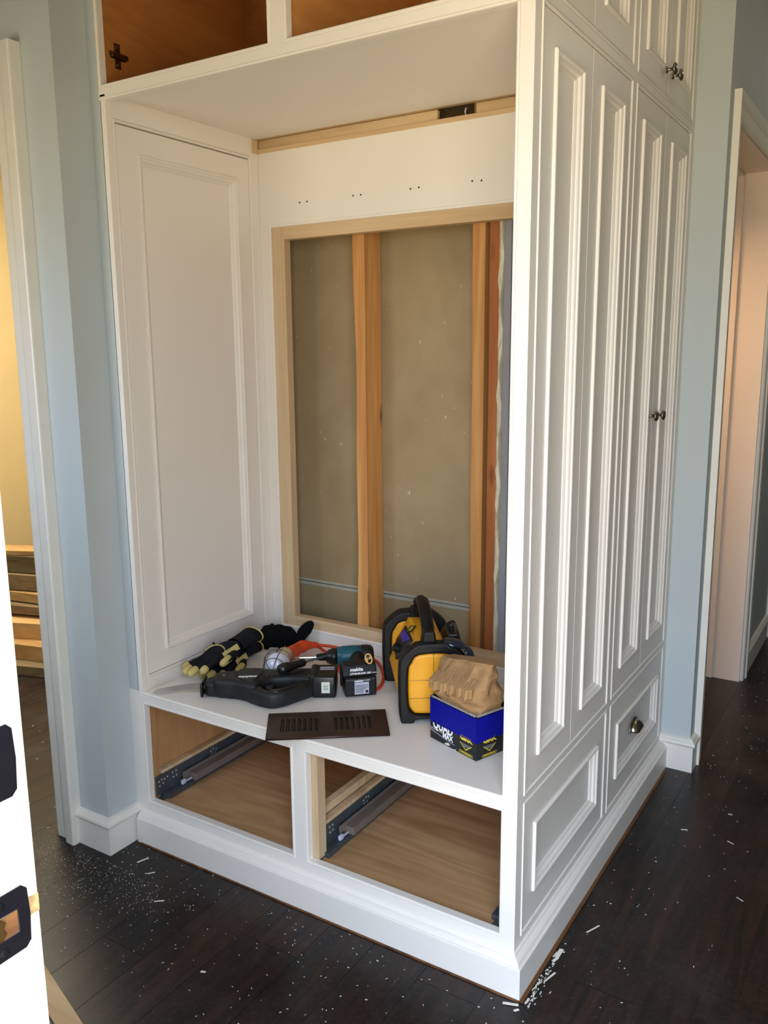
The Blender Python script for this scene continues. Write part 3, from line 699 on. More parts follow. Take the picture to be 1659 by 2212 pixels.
box('inner_floor', -1.1515, -.0345, .0202, .560, 2.0455, 2.0540, 'upwood', oc)
box('inner_back', -1.1515, -.0345, .560, .570, 2.0455, CEIL, 'upwood', oc)
hp = bpy.data.objects.new('hinge_plate', None); link(hp, oc); hp.empty_display_size = .02
m = basis((-1.1515, .060, 2.137), (0, 1, 0), (0, 0, 1), (1, 0, 0))
shape2d('plate', [(-.026, -.008), (-.009, -.009), (-.010, -.030), (.010, -.030), (.009, -.009), (.026, -.008), (.026, .008), (.009, .009), (.010, .030), (-.010, .030), (-.009, .009), (-.026, .008)], [], .003, 'hinge', hp, m, .001, 1)
bm = bmesh.new(); bbox(bm, -.024, .028, -.006, .006, .0, .010, m); obj('arm', bm, 'hinge', hp, bevel=.002)
for dz in (-.021, .021):
    bm = bmesh.new(); lathe(bm, [(.0048, 0), (.0048, .003), (.002, .0036)], 12, m @ Matrix.Translation((0, dz, .001))); obj('screw', bm, 'nickel', hp)
# niche right lining
box('right_lining', -.0345, -.0212, .0205, .5795, .4602, 2.0335, 'white', cu)

# ---- bare wood line where the old shoe moulding was pried off
bm = bmesh.new()
rings(bm, [[Vector((.0255, -.0255+0.0, z)), Vector((.034, -.026, z)), Vector((.034, 1.20, z)), Vector((.0255, 1.20, z))] for z in (.0003, .0030)], True, True)
bbox(bm, -1.155, .0255, -.030, -.0255, .0003, .0030)
ot = obj('trim_4', bm, 'strip'); tag(ot, 'bare brown wood line on floor along the cabinet base', 'floor trim', kind='structure')

# ================================================================== THINGS ON THE SEAT
SZ = .4604
def rect(x0, x1, y0, y1): return [(x0, y0), (x1, y0), (x1, y1), (x0, y1)]
def rrect(x0, x1, y0, y1, r, n=4):
    o = []
    for cx, cy, a0 in ((x1-r, y0+r, -90), (x1-r, y1-r, 0), (x0+r, y1-r, 90), (x0+r, y0+r, 180)):
        for i in range(n+1):
            a = math.radians(a0+90*i/n); o.append((cx+r*math.cos(a), cy+r*math.sin(a)))
    return o
def V2(a, b): return Vector((a, b, 0)).normalized()
Zv = Vector((0, 0, 1))

# ---- bronze floor register lying across the seat edge
a_ = V2(.805, .594); b_ = Vector((-a_.y, a_.x, 0))
vt = tag(empty('floor_register'), 'dark bronze slotted floor register overhanging the seat edge', 'floor register')
m = basis((-.640, -.063, SZ+.0040), a_, b_, Zv)
slots = []
for g0 in (.036, .172):
    for i in range(7):
        x = g0+i*.0143; slots.append(rect(x, x+.0068, .036, .116))
shape2d('face_plate', rect(0, .308, 0, .150), slots, .007, 'vent', vt, m, .0022, 2)
for g0 in (.036, .172):
    for i in range(7):
        x = g0+i*.0143
        bm = bmesh.new(); bbox(bm, x+.0006, x+.0042, .036, .116, -.0030, -.0008, m); obj('louvre', bm, 'blackpl', vt)
bm = bmesh.new(); bbox(bm, .028, .280, .028, .124, -.0038, -.0032, m); obj('dark_sheet', bm, 'dark', vt)  # plain dark sheet below the slots

# ---- carton with blue wrap
F0 = Vector((-.152, .111, SZ)); ub = V2(-.935, .354); vb = Vector((.354, .935, 0)).normalized()
LB, WB, HB = .164, .112, .111
cb = tag(empty('carton'), 'open black carton wrapped in a blue band, nearest the corner post', 'box')
mb = basis(F0, vb, ub, Zv)      # local x = v, y = u
def cbx(name, x0, x1, y0, y1, z0, z1, mat, parent=cb, bevel=0):
    bm = bmesh.new(); bbox(bm, x0, x1, y0, y1, z0, z1, mb); return obj(name, bm, mat, parent, bevel=bevel)
th = .0015
cbx('wall', 0, th, 0, LB, 0, HB, 'boxblack'); cbx('wall', WB-th, WB, 0, LB, 0, HB, 'boxblack')
cbx('wall', th, WB-th, 0, th, 0, HB, 'boxblack'); cbx('wall', th, WB-th, LB-th, LB, 0, HB, 'boxblack')
cbx('bottom', th, WB-th, th, LB-th, 0, .002, 'card')
e = .0006
bm = bmesh.new()
rings(bm, [[mb @ Vector(p) for p in ((-e, -e, z), (WB+e, -e, z), (WB+e, LB+e, z), (-e, LB+e, z))] for z in (.0435, .1050)])
band = obj('blue_band', bm, 'boxblue', cb); band['label'] = 'glossy blue tape band around the carton'
bm = bmesh.new()
rings(bm, [[mb @ Vector(p) for p in ((0, 0, HB), (WB, 0, HB), (WB, LB, HB), (0, LB, HB))], [mb @ Vector(p) for p in ((th, th, HB+.0004), (WB-th, th, HB+.0004), (WB-th, LB-th, HB+.0004), (th, LB-th, HB+.0004))]])
obj('torn_rim', bm, 'card', cb)
bm = bmesh.new()
for i in range(34):
    y = .006+i*(LB-.012)/33
    if 20 > i > 8 and False: continue
    bbox(bm, -.0004, .0002, y-.0014, y+.0014, HB-.0032, HB-.0012, mb)
for i in range(24):
    x = .005+i*(WB-.010)/23; bbox(bm, x-.0014, x+.0014, -.0004, .0002, HB-.0032, HB-.0012, mb)
obj('perforation', bm, 'card', cb)['kind'] = 'stuff'
fl = lambda s, z, off=.0004: basis(F0+ub*(LB*(1-s))-vb*off+Zv*z, -ub, Zv, -vb)     # left face, s = 0 left edge .. 1 front corner
fr = lambda t, z, off=.0004: basis(F0+vb*t-ub*off+Zv*z, vb, Zv, -ub)               # right face, t metres from the front corner
text('lettering', 'QUAD', .030, fl(.285, .0400), 'wprint', cb, bold=.0011, sx_=.82)
text('lettering', 'MAX', .0190, fl(.395, .0225), 'wprint', cb, bold=.0008, sx_=.88)
def quad(name, mtx, pts, mat, d=.0003):
    bm = bmesh.new(); bm.faces.new([bm.verts.new(mtx @ Vector((x, y, d))) for x, y in pts]); return obj(name, bm, mat, cb)
quad('grey_bar', fl(0, 0, .0002), [(.001, .0255), (.052, .0255), (.052, .0305), (.001, .0305)], 'boxgrey')
quad('grey_bar', fl(0, 0, .0002), [(.001, .0205), (.090, .0100), (.090, .0125), (.001, .0250)], 'boxgrey')
quad('white_scuff', fl(0, 0, .0003), [(.052, .0030), (.064, .0090), (.070, .0095), (.074, .0045), (.060, .0015)], 'card')
quad('white_scuff', fl(0, 0, .0003), [(.082, .0), (.094, .0), (.096, .0065), (.093, .0020)], 'card')
def shield(mtx):
    for pts in ([(-.022, .030), (-.0195, .030), (.0, .0165), (0, .0135)], [(.022, .030), (.0195, .030), (0, .0165), (0, .0135)]):
        quad('shield_edge', mtx, pts, 'yprint')
    for z, w in ((.0285, .017), (.0255, .013), (.0225, .009)):
        quad('shield_stripe', mtx, [(-w, z-.0009), (w, z-.0009), (w, z+.0009), (-w, z+.0009)], 'boxgrey')
    for x0, x1 in ((-.021, -.019), (.019, .021)): pass
    o = [(-.024, .0030), (.024, .0030), (.024, .0095), (-.024, .0095)]
    bm = bmesh.new(); ring_o = [mtx @ Vector((x, y, .0003)) for x, y in o]; ring_i = [mtx @ Vector((x*.97, .00625+(y-.00625)*.78, .0003)) for x, y in o]
    rings(bm, [ring_o, ring_i]); obj('yellow_frame', bm, 'yprint', cb)
shield(fl(.79, 0)); shield(fr(.043, 0))
for mtx in (fl(.79, .0425), fr(.043, .0425)):
    text('lettering', 'GRK', .0165, mtx, 'yprint', cb, bold=.0009, sx_=1.25)
for mtx in (fl(.79, .00625), fr(.043, .00625)):
    text('lettering', 'THE PROFESSIONAL', .0048, mtx, 'yprint', cb, bold=.0001, sx_=.95)
text('lettering', 'E', .022, fr(.098, .022), 'boxgrey', cb, shear=.2, bold=.0006)

# ---- crumpled kraft bag stuffed in the carton
pb = tag(empty('paper_bag'), 'crumpled brown kraft paper bag stuffed into the carton', 'paper bag')
random.seed(21)
from mathutils import noise as NZ
bm = bmesh.new(); NU, NVV = 64, 30; loops = []
for j in range(NVV+1):
    t = j/NVV; z = .012+.218*t
    hu = .074+.018*t; hv = .046+.012*math.sin(t*math.pi*.9)
    lean = 0.0
    if t > .55:                                  # rolled-over upper half bulges towards the front
        k = (t-.55)/.45; hv = hv*(1-.62*k**1.6)+.004; lean = -.012*math.sin(k*math.pi)
    if .46 < t < .58: hv -= .007; 
    l = []
    for i in range(NU):
        a = 2*math.pi*i/NU; c, s_ = math.cos(a), math.sin(a); ex = .55
        x = hv*math.copysign(abs(c)**ex, c)+lean; y = hu*math.copysign(abs(s_)**ex, s_)
        zz = z-(.030*(y/.09+1)*.5 if t > .3 else .030*(y/.09+1)*.5*t/.3)     # left end lower than the right end
        p = Vector((x, y, zz))
        n1 = NZ.noise(p*22+Vector((3, 1, 0))); n2 = NZ.noise(p*48+Vector((7, 2, 5)))
        n3 = abs(NZ.noise(Vector((p.x*16, p.y*30+p.z*18, p.z*34))))
        amp = .35+.65*min(1, t*2)
        d = Vector((x-lean, y*.4, .0)).normalized()
        p = p+d*(n1*.010+n2*.004-n3*.012)*amp
        ex_ = max(0.0, p.z-HB-.004)*1.1; lx, ly = .0500+ex_, .0760+ex_
        p.x = max(-lx, min(lx, p.x)); p.y = max(-ly, min(ly, p.y))
        l.append(mb @ Vector((p.x+WB/2, p.y+LB/2, p.z)))
    loops.append(l)
rings(bm, loops, True, True)
bmesh.ops.triangulate(bm, faces=bm.faces)
obj('bag_body', bm, 'kraft', pb)
# folded flap edge across the front
bm = bmesh.new(); n = 26; L1 = []; L2 = []; L3 = []
for i in range(n+1):
    y = .070-.150*i/n; w = .004*math.sin(i*1.3)+.003*math.sin(i*2.9+1)
    zz = .172-.022*(y/.09+1)*.5
    L1.append(mb @ Vector((WB/2-.046+w*.3, y+LB/2, zz+.024)))
    L2.append(mb @ Vector((WB/2-.0720+w*.5, y+LB/2, zz+.006+w*.5)))
    L3.append(mb @ Vector((WB/2-.0740+w*.7, y+LB/2, zz-.016+w*.7)))
for A_, B_ in ((L1, L2), (L2, L3)):
    va = [bm.verts.new(p) for p in A_]; vb_ = [bm.verts.new(p) for p in B_]
    for i in range(n): bm.faces.new((va[i], va[i+1], vb_[i+1], vb_[i]))
fo = obj('folded_flap', bm, 'kraft', pb); fo.modifiers.new('solid', 'SOLIDIFY').thickness = .0012

# ---- yellow jobsite radio
rd = tag(empty('jobsite_radio'), 'yellow and black jobsite radio with carry handle and purple screen', 'radio')
fR = V2(.598, -.801); wR = Vector((-fR.y, fR.x, 0)); mR = basis((-.405, .193, SZ), wR, -fR, Zv)
def prism(name, pts, y0, y1, mat, parent, mtx, bevel=0.004):
    bm = bmesh.new(); rings(bm, [[mtx @ Vector((x, y, z)) for x, z in pts] for y in (y0, y1)], True, True); return obj(name, bm, mat, parent, bevel=bevel, seg=3)
prism('body', [(.016, .016), (-.004, .070), (.050, .190), (.060, .196), (.112, .196), (.122, .190), (.172, .070), (.154, .016)], .035, .300, 'yellow', rd, mR)
prism('under_body', [(.020, .004), (.0, .060), (.010, .090), (.160, .090), (.170, .060), (.150, .004)], .045, .290, 'radioblack', rd, mR)
mF = mR @ basis((0, .026, 0), (1, 0, 0), (0, 0, 1), (0, -1, 0))
outer = smooth_poly([(0, .006), (.012, 0), (.034, 0), (.044, .010), (.126, .010), (.136, 0), (.158, 0), (.170, .006), (.174, .06), (.174, .150), (.168, .182), (.140, .212), (.118, .222), (.052, .222), (.030, .212), (.002, .182), (-.004, .150), (-.004, .06)], 3)
inner = smooth_poly([(.030, .030), (.050, .022), (.120, .022), (.140, .030), (.150, .06), (.150, .145), (.142, .170), (.122, .192), (.048, .192), (.028, .170), (.020, .145), (.020, .06)], 3)
shape2d('bumper_frame', [(x, z*.955) for x, z in outer], [[(x, z*.955) for x, z in inner]], .036, 'radioblack', rd, mF @ Matrix.Translation((0, 0, .008)), .006, 2)
mF2 = mR @ basis((0, .024, 0), (1, 0, 0), (0, 0, 1), (0, -1, 0))
ic = [(x*.985+.085*.015, z*.94+.105*.015) for x, z in inner]
gr = shape2d('speaker_cover', ic, [], .034, 'yellow', rd, mF2, .008, 3)
for z in (.066, .114):
    bm = bmesh.new(); bbox(bm, .024, .146, -.001, .004, z-.0007, z+.0007, mR @ Matrix.Translation((0, .0065, 0))); obj('groove', bm, 'brass', gr)
bm = bmesh.new(); bbox(bm, .0845, .0857, .0055, .012, .026, .188, mR); obj('groove', bm, 'brass', gr)
mB = mR @ basis((0, .315, 0), (1, 0, 0), (0, 0, 1), (0, -1, 0))
k = [(x*1.06-.016, z*.93) for x, z in outer]; ki = [(x*1.06-.016, z*.93) for x, z in inner]
shape2d('bumper_frame', k, [ki], .050, 'radioblack', rd, mB, .006, 2)
shape2d('speaker_cover', ki, [], .030, 'yellow', rd, mB, .006, 2)
# control face on the slanted left shoulder
sl = Vector((.054, 0, .120)).normalized(); nl = Vector((-sl.z, 0, sl.x))
mS = mR @ basis((-.004, .120, .070), (0, -1, 0), sl, nl)       # x towards the front, y up the slope
cpn = shape2d('control_panel', [(-.168, .062), (-.138, .116), (-.002, .121), (-.028, .070), (-.075, .034), (-.140, .040)], [], .008, 'blackpl', rd, mS @ Matrix.Translation((0, 0, .002)), .002, 2)
shape2d('screen', [(-.138, .087), (-.114, .112), (-.026, .116), (-.068, .087)], [], .003, 'screen', cpn, mS @ Matrix.Translation((0, 0, .0062)), .0006, 1)
bm = bmesh.new(); lathe(bm, [(.012, 0), (.012, .012), (.010, .015), (.002, .016)], 22, mS @ Matrix.Translation((-.100, .058, .005))); obj('dial', bm, 'radioblack', cpn, smooth=False)
mT = mR @ basis((.046, .10, .1945), (0, 1, 0), (.82, 0, .57), (-.57, 0, .82))
bm = bmesh.new(); bbox(bm, -.028, .028, -.008, .008, .0002, .0024, mR @ basis((.076, .160, .196), (-.35, -.937, 0), (.937, -.35, 0), (0, 0, 1)) @ Matrix.Translation((0, -.032, 0))); pq = obj('name_plate', bm, 'blackpl', rd, bevel=.0008)
text('lettering', 'DEWALT', .0115, mR @ basis((.076, .160, .196), (-.35, -.937, 0), (.937, -.35, 0), (0, 0, 1)) @ Matrix.Translation((0, -.032, .0027)), 'yprint', pq, bold=.0002, sx_=.9)
bm = bmesh.new()
hp_ = catmull([(.076, .026, .205), (.076, .046, .226), (.076, .090, .254), (.076, .150, .272), (.076, .200, .270), (.076, .245, .245), (.076, .285, .205), (.076, .300, .180)], 6)
tube(bm, [mR @ p for p in hp_], [.0135+.003*math.sin(i/len(hp_)*9)*0 for i in range(len(hp_))], 14); hd = obj('handle', bm, 'radioblack', rd, smooth=True)
prism('handle_mount', [(.054, .190), (.098, .190), (.090, .240), (.062, .240)], .016, .056, 'radioblack', rd, mR, .006)
prism('handle_mount', [(.054, .180), (.098, .180), (.092, .222), (.060, .222)], .278, .318, 'radioblack', rd, mR, .006)
for sx_ in (-1, 1):
    bm = bmesh.new(); tube(bm, [mR @ (p+Vector((sx_*.0125, 0, .004))) for p in hp_[6:30]], .0045, 8); obj('grip_edge', bm, 'blackpl', hd, smooth=True)
bm = bmesh.new(); bbox(bm, .138, .170, .120, .200, .110, .196, mR); obj('battery_door', bm, 'blackpl', rd, bevel=.006)
bm = bmesh.new(); bbox(bm, .146, .162, .150, .180, .190, .214, mR); obj('latch', bm, 'blackpl', rd, bevel=.005)

# ---- dark safety glasses hooked over the radio corner
sg = tag(empty('safety_glasses'), 'dark blue safety glasses draped over the radio corner', 'safety glasses')
mG = mR @ Matrix.Translation((.132, .020, .190))
def lens(name, cx, cy, cz, rx, rz, tilt):
    bm = bmesh.new(); n = 20; loops = []
    for j in range(7):
        t = j/6; s_ = math.sin(t*math.pi/2); c = math.cos(t*math.pi/2)
        loops.append([mG @ (Matrix.Translation((cx, cy, cz)) @ Matrix.Rotation(tilt, 4, 'Y') @ Vector((rx*max(s_, .03)*math.cos(2*math.pi*i/n), rz*max(s_, .03)*math.sin(2*math.pi*i/n), .016*c))) for i in range(n)])
    rings(bm, loops, True, False); o = obj(name, bm, 'glassblue', sg, smooth=True); o.modifiers.new('solid', 'SOLIDIFY').thickness = .0016; return o
lens('lens', .006, .002, .012, .034, .026, math.radians(14)); lens('lens', .038, -.004, -.008, .026, .030, math.radians(48))
bm = bmesh.new(); tube(bm, [mG @ p for p in catmull([(-.020, .045, .030), (-.022, .010, .034), (-.016, -.018, .018), (.008, -.024, .002), (.030, -.026, -.018)], 6)], .0022, 8); obj('frame', bm, 'blackpl', sg, smooth=True)
bm = bmesh.new(); tube(bm, [mG @ p for p in catmull([(-.020, .045, .030), (.000, .085, .038), (.024, .110, .038), (.034, .100, .012), (.036, .075, -.004)], 6)], .0024, 8); obj('temple', bm, 'blackpl', sg, smooth=True)

# ---- reciprocating saw lying on its side
sw = tag(empty('reciprocating_saw'), 'dusty black reciprocating saw lying on its side, blade to the left', 'power saw')
uS = V2(.85, .527); vS = Vector((uS.y, -uS.x, 0)); mS_ = basis((-.985, .085, SZ), -uS, vS, Zv)     # local x = -u, y = v (towards the camera)
UV = lambda L: [(-u, v) for u, v in L]
TZ = lambda z: mS_ @ Matrix.Translation((0, 0, z))
bodyo = smooth_poly(UV([(.034, -.022), (.034, .036), (.060, .050), (.100, .060), (.138, .080), (.160, .078), (.172, .048), (.200, .026), (.250, .020), (.300, .030), (.312, .030), (.312, -.040), (.260, -.050), (.200, -.048), (.130, -.040), (.070, -.030)]), 4)
bd = shape2d('body', bodyo, [], .056, 'blackrub', sw, TZ(.0285), .015, 3)
loop = smooth_poly(UV([(.118, .040), (.128, .072), (.152, .096), (.184, .116), (.212, .121), (.244, .106), (.276, .076), (.304, .050), (.316, .036), (.316, .010), (.292, .008), (.272, .022), (.250, .050), (.228, .078), (.206, .088), (.186, .080), (.172, .056), (.160, .036)]), 4)
shape2d('handle_loop', loop, [], .046, 'blackrub', sw, TZ(.0235), .013, 3)
shape2d('grip_pad', smooth_poly(UV([(.196, .097), (.212, .111), (.240, .098), (.268, .070), (.258, .062), (.234, .084), (.210, .095)]), 3), [], .012, 'blackpl', sw, TZ(.0440), .004, 2)
shape2d('gear_housing', smooth_poly(UV([(.010, -.012), (.010, .032), (.050, .042), (.100, .050), (.112, .036), (.112, -.020), (.060, -.016)]), 3), [], .042, 'blackrub', sw, TZ(.0225), .011, 3)
shape2d('top_rib', smooth_poly(UV([(.098, -.026), (.104, .030), (.126, .056), (.150, .058), (.160, .030), (.166, -.030)]), 3), [], .010, 'blackrub', sw, TZ(.0555), .004, 2)
for u_ in (.070, .094, .172, .186):
    bm = bmesh.new(); tube(bm, [mS_ @ Vector((-u_, v_, z_)) for v_, z_ in ((-.034 if u_ < .1 else -.046, .040), (-.020, .0555), (.010, .0580 if u_ > .1 else .0575), (.034 if u_ < .1 else .022, .0560))], .0016, 6); obj('casing_seam', bm, 'blackpl', bd)
for u_, v_ in ((.060, .012), (.150, -.036), (.240, -.030), (.300, .018)):
    bm = bmesh.new(); lathe(bm, [(.0042, 0), (.0042, .0012), (.0015, .0014)], 12, mS_ @ Matrix.Translation((-u_, v_, .0562))); obj('screw', bm, 'channel', bd)
shape2d('trigger', smooth_poly(UV([(.176, .040), (.182, .060), (.200, .064), (.206, .044), (.196, .026)]), 3), [], .024, 'blackpl', sw, TZ(.028), .004, 2)
shape2d('shoe', rrect(-.010, .010, -.030, .044, .005), [rrect(-.0045, .0045, -.004, .020, .003)], .006, 'blackpl', sw, mS_ @ basis((-.002, 0, .0225), (0, 0, 1), (0, 1, 0), (-1, 0, 0)) @ Matrix.Diagonal((2.0, 1, 1, 1)), .0015, 1)
bm = bmesh.new(); tube(bm, [mS_ @ Vector(p) for p in ((-.030, .006, .024), (.004, .006, .024))], .007, 12); obj('blade_clamp', bm, 'steel', sw, smooth=True)
bm = bmesh.new(); n = 14; A1 = []; A2 = []
for i in range(n+1):
    t = i/n; x = .0+.140*t; w = .0095*(1-.25*t) if t < .92 else .0095*(1-.25*t)*(1-(t-.92)/.08*.8)
    cy = .006+.030*t*t-.018*t; cz = .024-.014*t
    A1.append(mS_ @ Vector((x, cy-w*.35, cz+w*.85))); A2.append(mS_ @ Vector((x, cy+w*.35, cz-w*.85)))
va = [bm.verts.new(p) for p in A1]; vb_ = [bm.verts.new(p) for p in A2]
for i in range(n): bm.faces.new((va[i], va[i+1], vb_[i+1], vb_[i]))
bl_ = obj('blade', bm, 'channel', sw); bl_.modifiers.new('solid', 'SOLIDIFY').thickness = .0014
bt = shape2d('battery', rrect(-.374, -.306, -.052, .046, .008), [], .062, 'blackpl', sw, TZ(.032), .006, 2)
shape2d('battery_collar', rrect(-.322, -.300, -.048, .042, .008), [], .066, 'blackrub', sw, TZ(.034), .008, 2)
bm = bmesh.new(); bbox(bm, -.357, -.334, .0460, .0466, .016, .048, mS_); tg = obj('paper_tag', bm, 'tag', bt)
text('lettering', '25', .016, mS_ @ basis((-.3455, .0468, .032), (0, 0, -1), (-1, 0, 0), (0, 1, 0)), 'greypl', tg, bold=.0003)
for y0, y1 in ((-.030, -.022), (-.016, -.008)):
    bm = bmesh.new(); bbox(bm, -.366, -.326, y0, y1, .0630, .0634, mS_); obj('silver_stripe', bm, 'label', bt)
text('lettering', 'makita', .019, mS_ @ basis((-.131, .034, .0608), (1, 0, 0), (0, 1, 0), (0, 0, 1)) @ Matrix.Rotation(math.radians(4), 4, 'Z'), 'wprint', sw, shear=.25, bold=.0009)
text('lettering', 'BRUSHLESS', .008, mS_ @ basis((-.200, -.030, .0568), (1, 0, 0), (0, 1, 0), (0, 0, 1)), 'greypl', sw, shear=.2, bold=.0001)

# ---- impact driver lying with its battery towards the camera
dv = tag(empty('impact_driver'), 'teal and black impact driver lying with battery label towards the camera', 'impact driver')
pD = V2(.72, .69); qD = Vector((-pD.y, pD.x, 0)); mD = basis((-.620, .255, SZ), pD, qD, Zv)
def prismx(name, pts, x0, x1, mat, parent, mtx, bevel):
    bm = bmesh.new(); rings(bm, [[mtx @ Vector((x, y, z)) for y, z in pts] for x in (x0, x1)], True, True); return obj(name, bm, mat, parent, bevel=bevel, seg=3)
bt2 = prismx('battery', [(.004, .002), (.0, .010), (.0, .052), (.006, .058), (.060, .058), (.060, .002)], .0, .088, 'blackpl', dv, mD, .005)
prismx('battery_shoe', [(.010, .056), (.010, .064), (.026, .086), (.056, .090), (.074, .060), (.074, .010), (.058, .010), (.058, .056)], -.004, .092, 'blackrub', dv, mD, .006)
bm = bmesh.new(); bbox(bm, .026, .066, -.0006, .0002, .010, .044, mD); lb = obj('rating_label', bm, 'label', bt2)
for i, (w, z) in enumerate(((.036, .036), (.034, .0325), (.036, .029), (.030, .0255), (.024, .022), (.024, .0185), (.022, .015))):
    bm = bmesh.new(); bbox(bm, .028, .028+w, -.0009, -.0006, z-.0007, z+.0007, mD); obj('label_line', bm, 'ltext', lb)
bm = bmesh.new(); lathe(bm, [(.0042, 0), (.0042, .0003)], 16, mD @ basis((.060, -.0007, .017), (1, 0, 0), (0, 0, 1), (0, -1, 0))); obj('label_mark', bm, 'blackpl', lb)
tx = mD @ basis((.037, -.0003, .0485), (1, 0, 0), (0, 0, 1), (0, -1, 0))
text('lettering', 'makita', .0090, tx, 'wprint', bt2, shear=.2, bold=.0003)
text('lettering', 'BL1850B', .0052, mD @ basis((.059, -.0003, .0490), (1, 0, 0), (0, 0, 1), (0, -1, 0)), 'wprint', bt2)
nt_ = Vector((0, -.81, .59)); up_ = Vector((0, .59, .81))
text('lettering', 'makita', .0135, mD @ basis((.034, .0155, .0758), (1, 0, 0), up_, nt_), 'wprint', dv, shear=.25, bold=.0005)
text('lettering', 'LITHIUM-ION 18V', .0075, mD @ basis((.044, .0085, .0665), (1, 0, 0), up_, nt_), 'wprint', dv, shear=.2, bold=.0003)
bm = bmesh.new(); bbox(bm, .076, .091, .0080, .0084, .0660, .0672, mD); obj('white_line', bm, 'wprint', dv)
# handle and head
H0, H1 = Vector((-.690, .505, .4945)), Vector((-.790, .430, .4945)); hd_ = (H1-H0).normalized()
bm = bmesh.new(); tube(bm, [mD @ Vector((.044, .055, .040)), mD @ Vector((.046, .085, .038)), mD @ Vector((.050, .130, .035)), H0+hd_*.045], [.022, .018, .019, .024], 16); obj('grip', bm, 'blackrub', dv, smooth=True)
def along(bm, prof, n=22, sq=1.0):
    ax = hd_; sd = Vector((-ax.y, ax.x, 0)); loops = []
    for t, r in prof:
        loops.append([H0+ax*t+sd*(r*math.cos(2*math.pi*i/n))+Zv*(r*sq*math.sin(2*math.pi*i/n)) for i in range(n)])
    rings(bm, loops, True, True)
bm = bmesh.new(); along(bm, [(-.002, .012), (0, .024), (.006, .031), (.020, .033), (.034, .033), (.036, .0325)]); obj('motor_end', bm, 'blackrub', dv, smooth=True)
bm = bmesh.new(); along(bm, [(.034, .032), (.060, .0325), (.092, .031), (.108, .028), (.110, .024)]); obj('housing', bm, 'teal', dv, smooth=True)
bm = bmesh.new(); along(bm, [(.106, .0255), (.122, .0255), (.135, .021), (.142, .016), (.144, .012)]); obj('hammer_case', bm, 'blackpl', dv, smooth=True)
bm = bmesh.new(); along(bm, [(.142, .0115), (.160, .0115), (.166, .0095), (.172, .009)], 18); obj('chuck', bm, 'radioblack', dv, smooth=True)
bm = bmesh.new(); along(bm, [(.170, .0042), (.222, .0042), (.230, .0028), (.238, .0016)], 10); obj('driver_bit', bm, 'steel', dv, smooth=False)
bm = bmesh.new(); bbox(bm, -.010, .010, -.0003, .0003, -.0018, .0018, basis(H0+hd_*.016+Vector((.020, -.0265, .006)), -hd_, Zv, Vector((hd_.y, -hd_.x, 0)))); obj('brand_strip', bm, 'wprint', dv)
shape2d('belt_hook', smooth_poly([(0, 0), (.016, .004), (.026, -.012), (.024, -.032), (.010, -.036), (-.004, -.020)], 3), [smooth_poly([(.004, -.004), (.014, -.003), (.013, -.013), (.005, -.013)], 3), smooth_poly([(.010, -.020), (.019, -.018), (.018, -.029), (.010, -.029)], 3)], .006, 'brass', dv,
        mD @ basis((.062, .030, .112), (.75, 0, 0), (0, .22, .72), (0, -.954, .3)), .0012, 1)

# ---- caged work light with orange handle and cord
wl = tag(empty('work_light'), 'caged work light with white bulb, orange handle and orange cord', 'work light')
B0 = Vector((-.868, .268, .5060)); ax = Vector((-.40, .90, .02)).normalized(); sd = ax.cross(Zv).normalized(); nv = sd.cross(ax)
mW = basis(B0, sd, nv, ax)
bm = bmesh.new(); pr = [(.002, -.037), (.014, -.0345), (.026, -.027), (.034, -.015), (.037, 0), (.0345, .014), (.027, .028), (.019, .040), (.0155, .052), (.0155, .060)]
lathe(bm, pr, 28, mW); obj('bulb', bm, 'bulb', wl, smooth=True)
bm = bmesh.new(); lathe(bm, [(.0205, .050), (.0225, .056), (.0225, .088), (.018, .096)], 24, mW); obj('socket', bm, 'beige', wl, smooth=False)
for i in range(6):
    a = math.pi*2*i/6+.3
    pts = [(r*math.cos(a), r*math.sin(a), z) for r, z in ((.020, .088), (.036, .058), (.043, .020), (.042, -.012), (.030, -.040), (.006, -.054))]
    bm = bmesh.new(); tube(bm, [mW @ p for p in catmull(pts, 5)], .0013, 6); obj('guard_wire', bm, 'wire', wl, smooth=True)
for r, z in ((.0435, .012), (.034, -.034)):
    bm = bmesh.new(); tube(bm, [mW @ Vector((r*math.cos(2*math.pi*i/28), r*math.sin(2*math.pi*i/28), z)) for i in range(29)], .0013, 6); obj('guard_ring', bm, 'wire', wl, smooth=True)
bm = bmesh.new(); bbox(bm, -.014, .014, -.003, .006, .070, .112, mW @ Matrix.Translation((-.034, .012, -.02))); obj('hook_plate', bm, 'greypl', wl, bevel=.002)
bm = bmesh.new(); hp1 = catmull([mW @ Vector((0, -.004, .090)), Vector((-.918, .398, .492)), Vector((-.930, .440, .490)), Vector((-.926, .478, .490)), Vector((-.905, .512, .486))], 6)
tube(bm, hp1, [.0225, .0225, .022, .020, .019, .021, .0225, .0225, .0220, .021, .020, .019, .0185, .018, .019, .020, .020, .019, .017, .015, .013, .011, .010, .009, .008][:len(hp1)], 16); obj('handle', bm, 'orange', wl, smooth=True)
bm = bmesh.new(); tube(bm, catmull([(-.905, .512, .486), (-.870, .540, .478), (-.810, .556, .470), (-.740, .552, .4655), (-.680, .520, .4655), (-.628, .462, .4655), (-.590, .400, .4655), (-.575, .350, .4655), (-.590, .318, .4655), (-.640, .330, .4655)], 8), .0048, 10); obj('cord', bm, 'orange', wl, smooth=True)
bm = bmesh.new(); tube(bm, catmull([(-.640, .330, .4655), (-.740, .400, .466), (-.800, .480, .4665), (-.870, .512, .467), (-.930, .535, .470), (-.985, .500, .4655), (-1.02, .44, .4655)], 8), .0048, 10); obj('cord', bm, 'orange', wl, smooth=True)

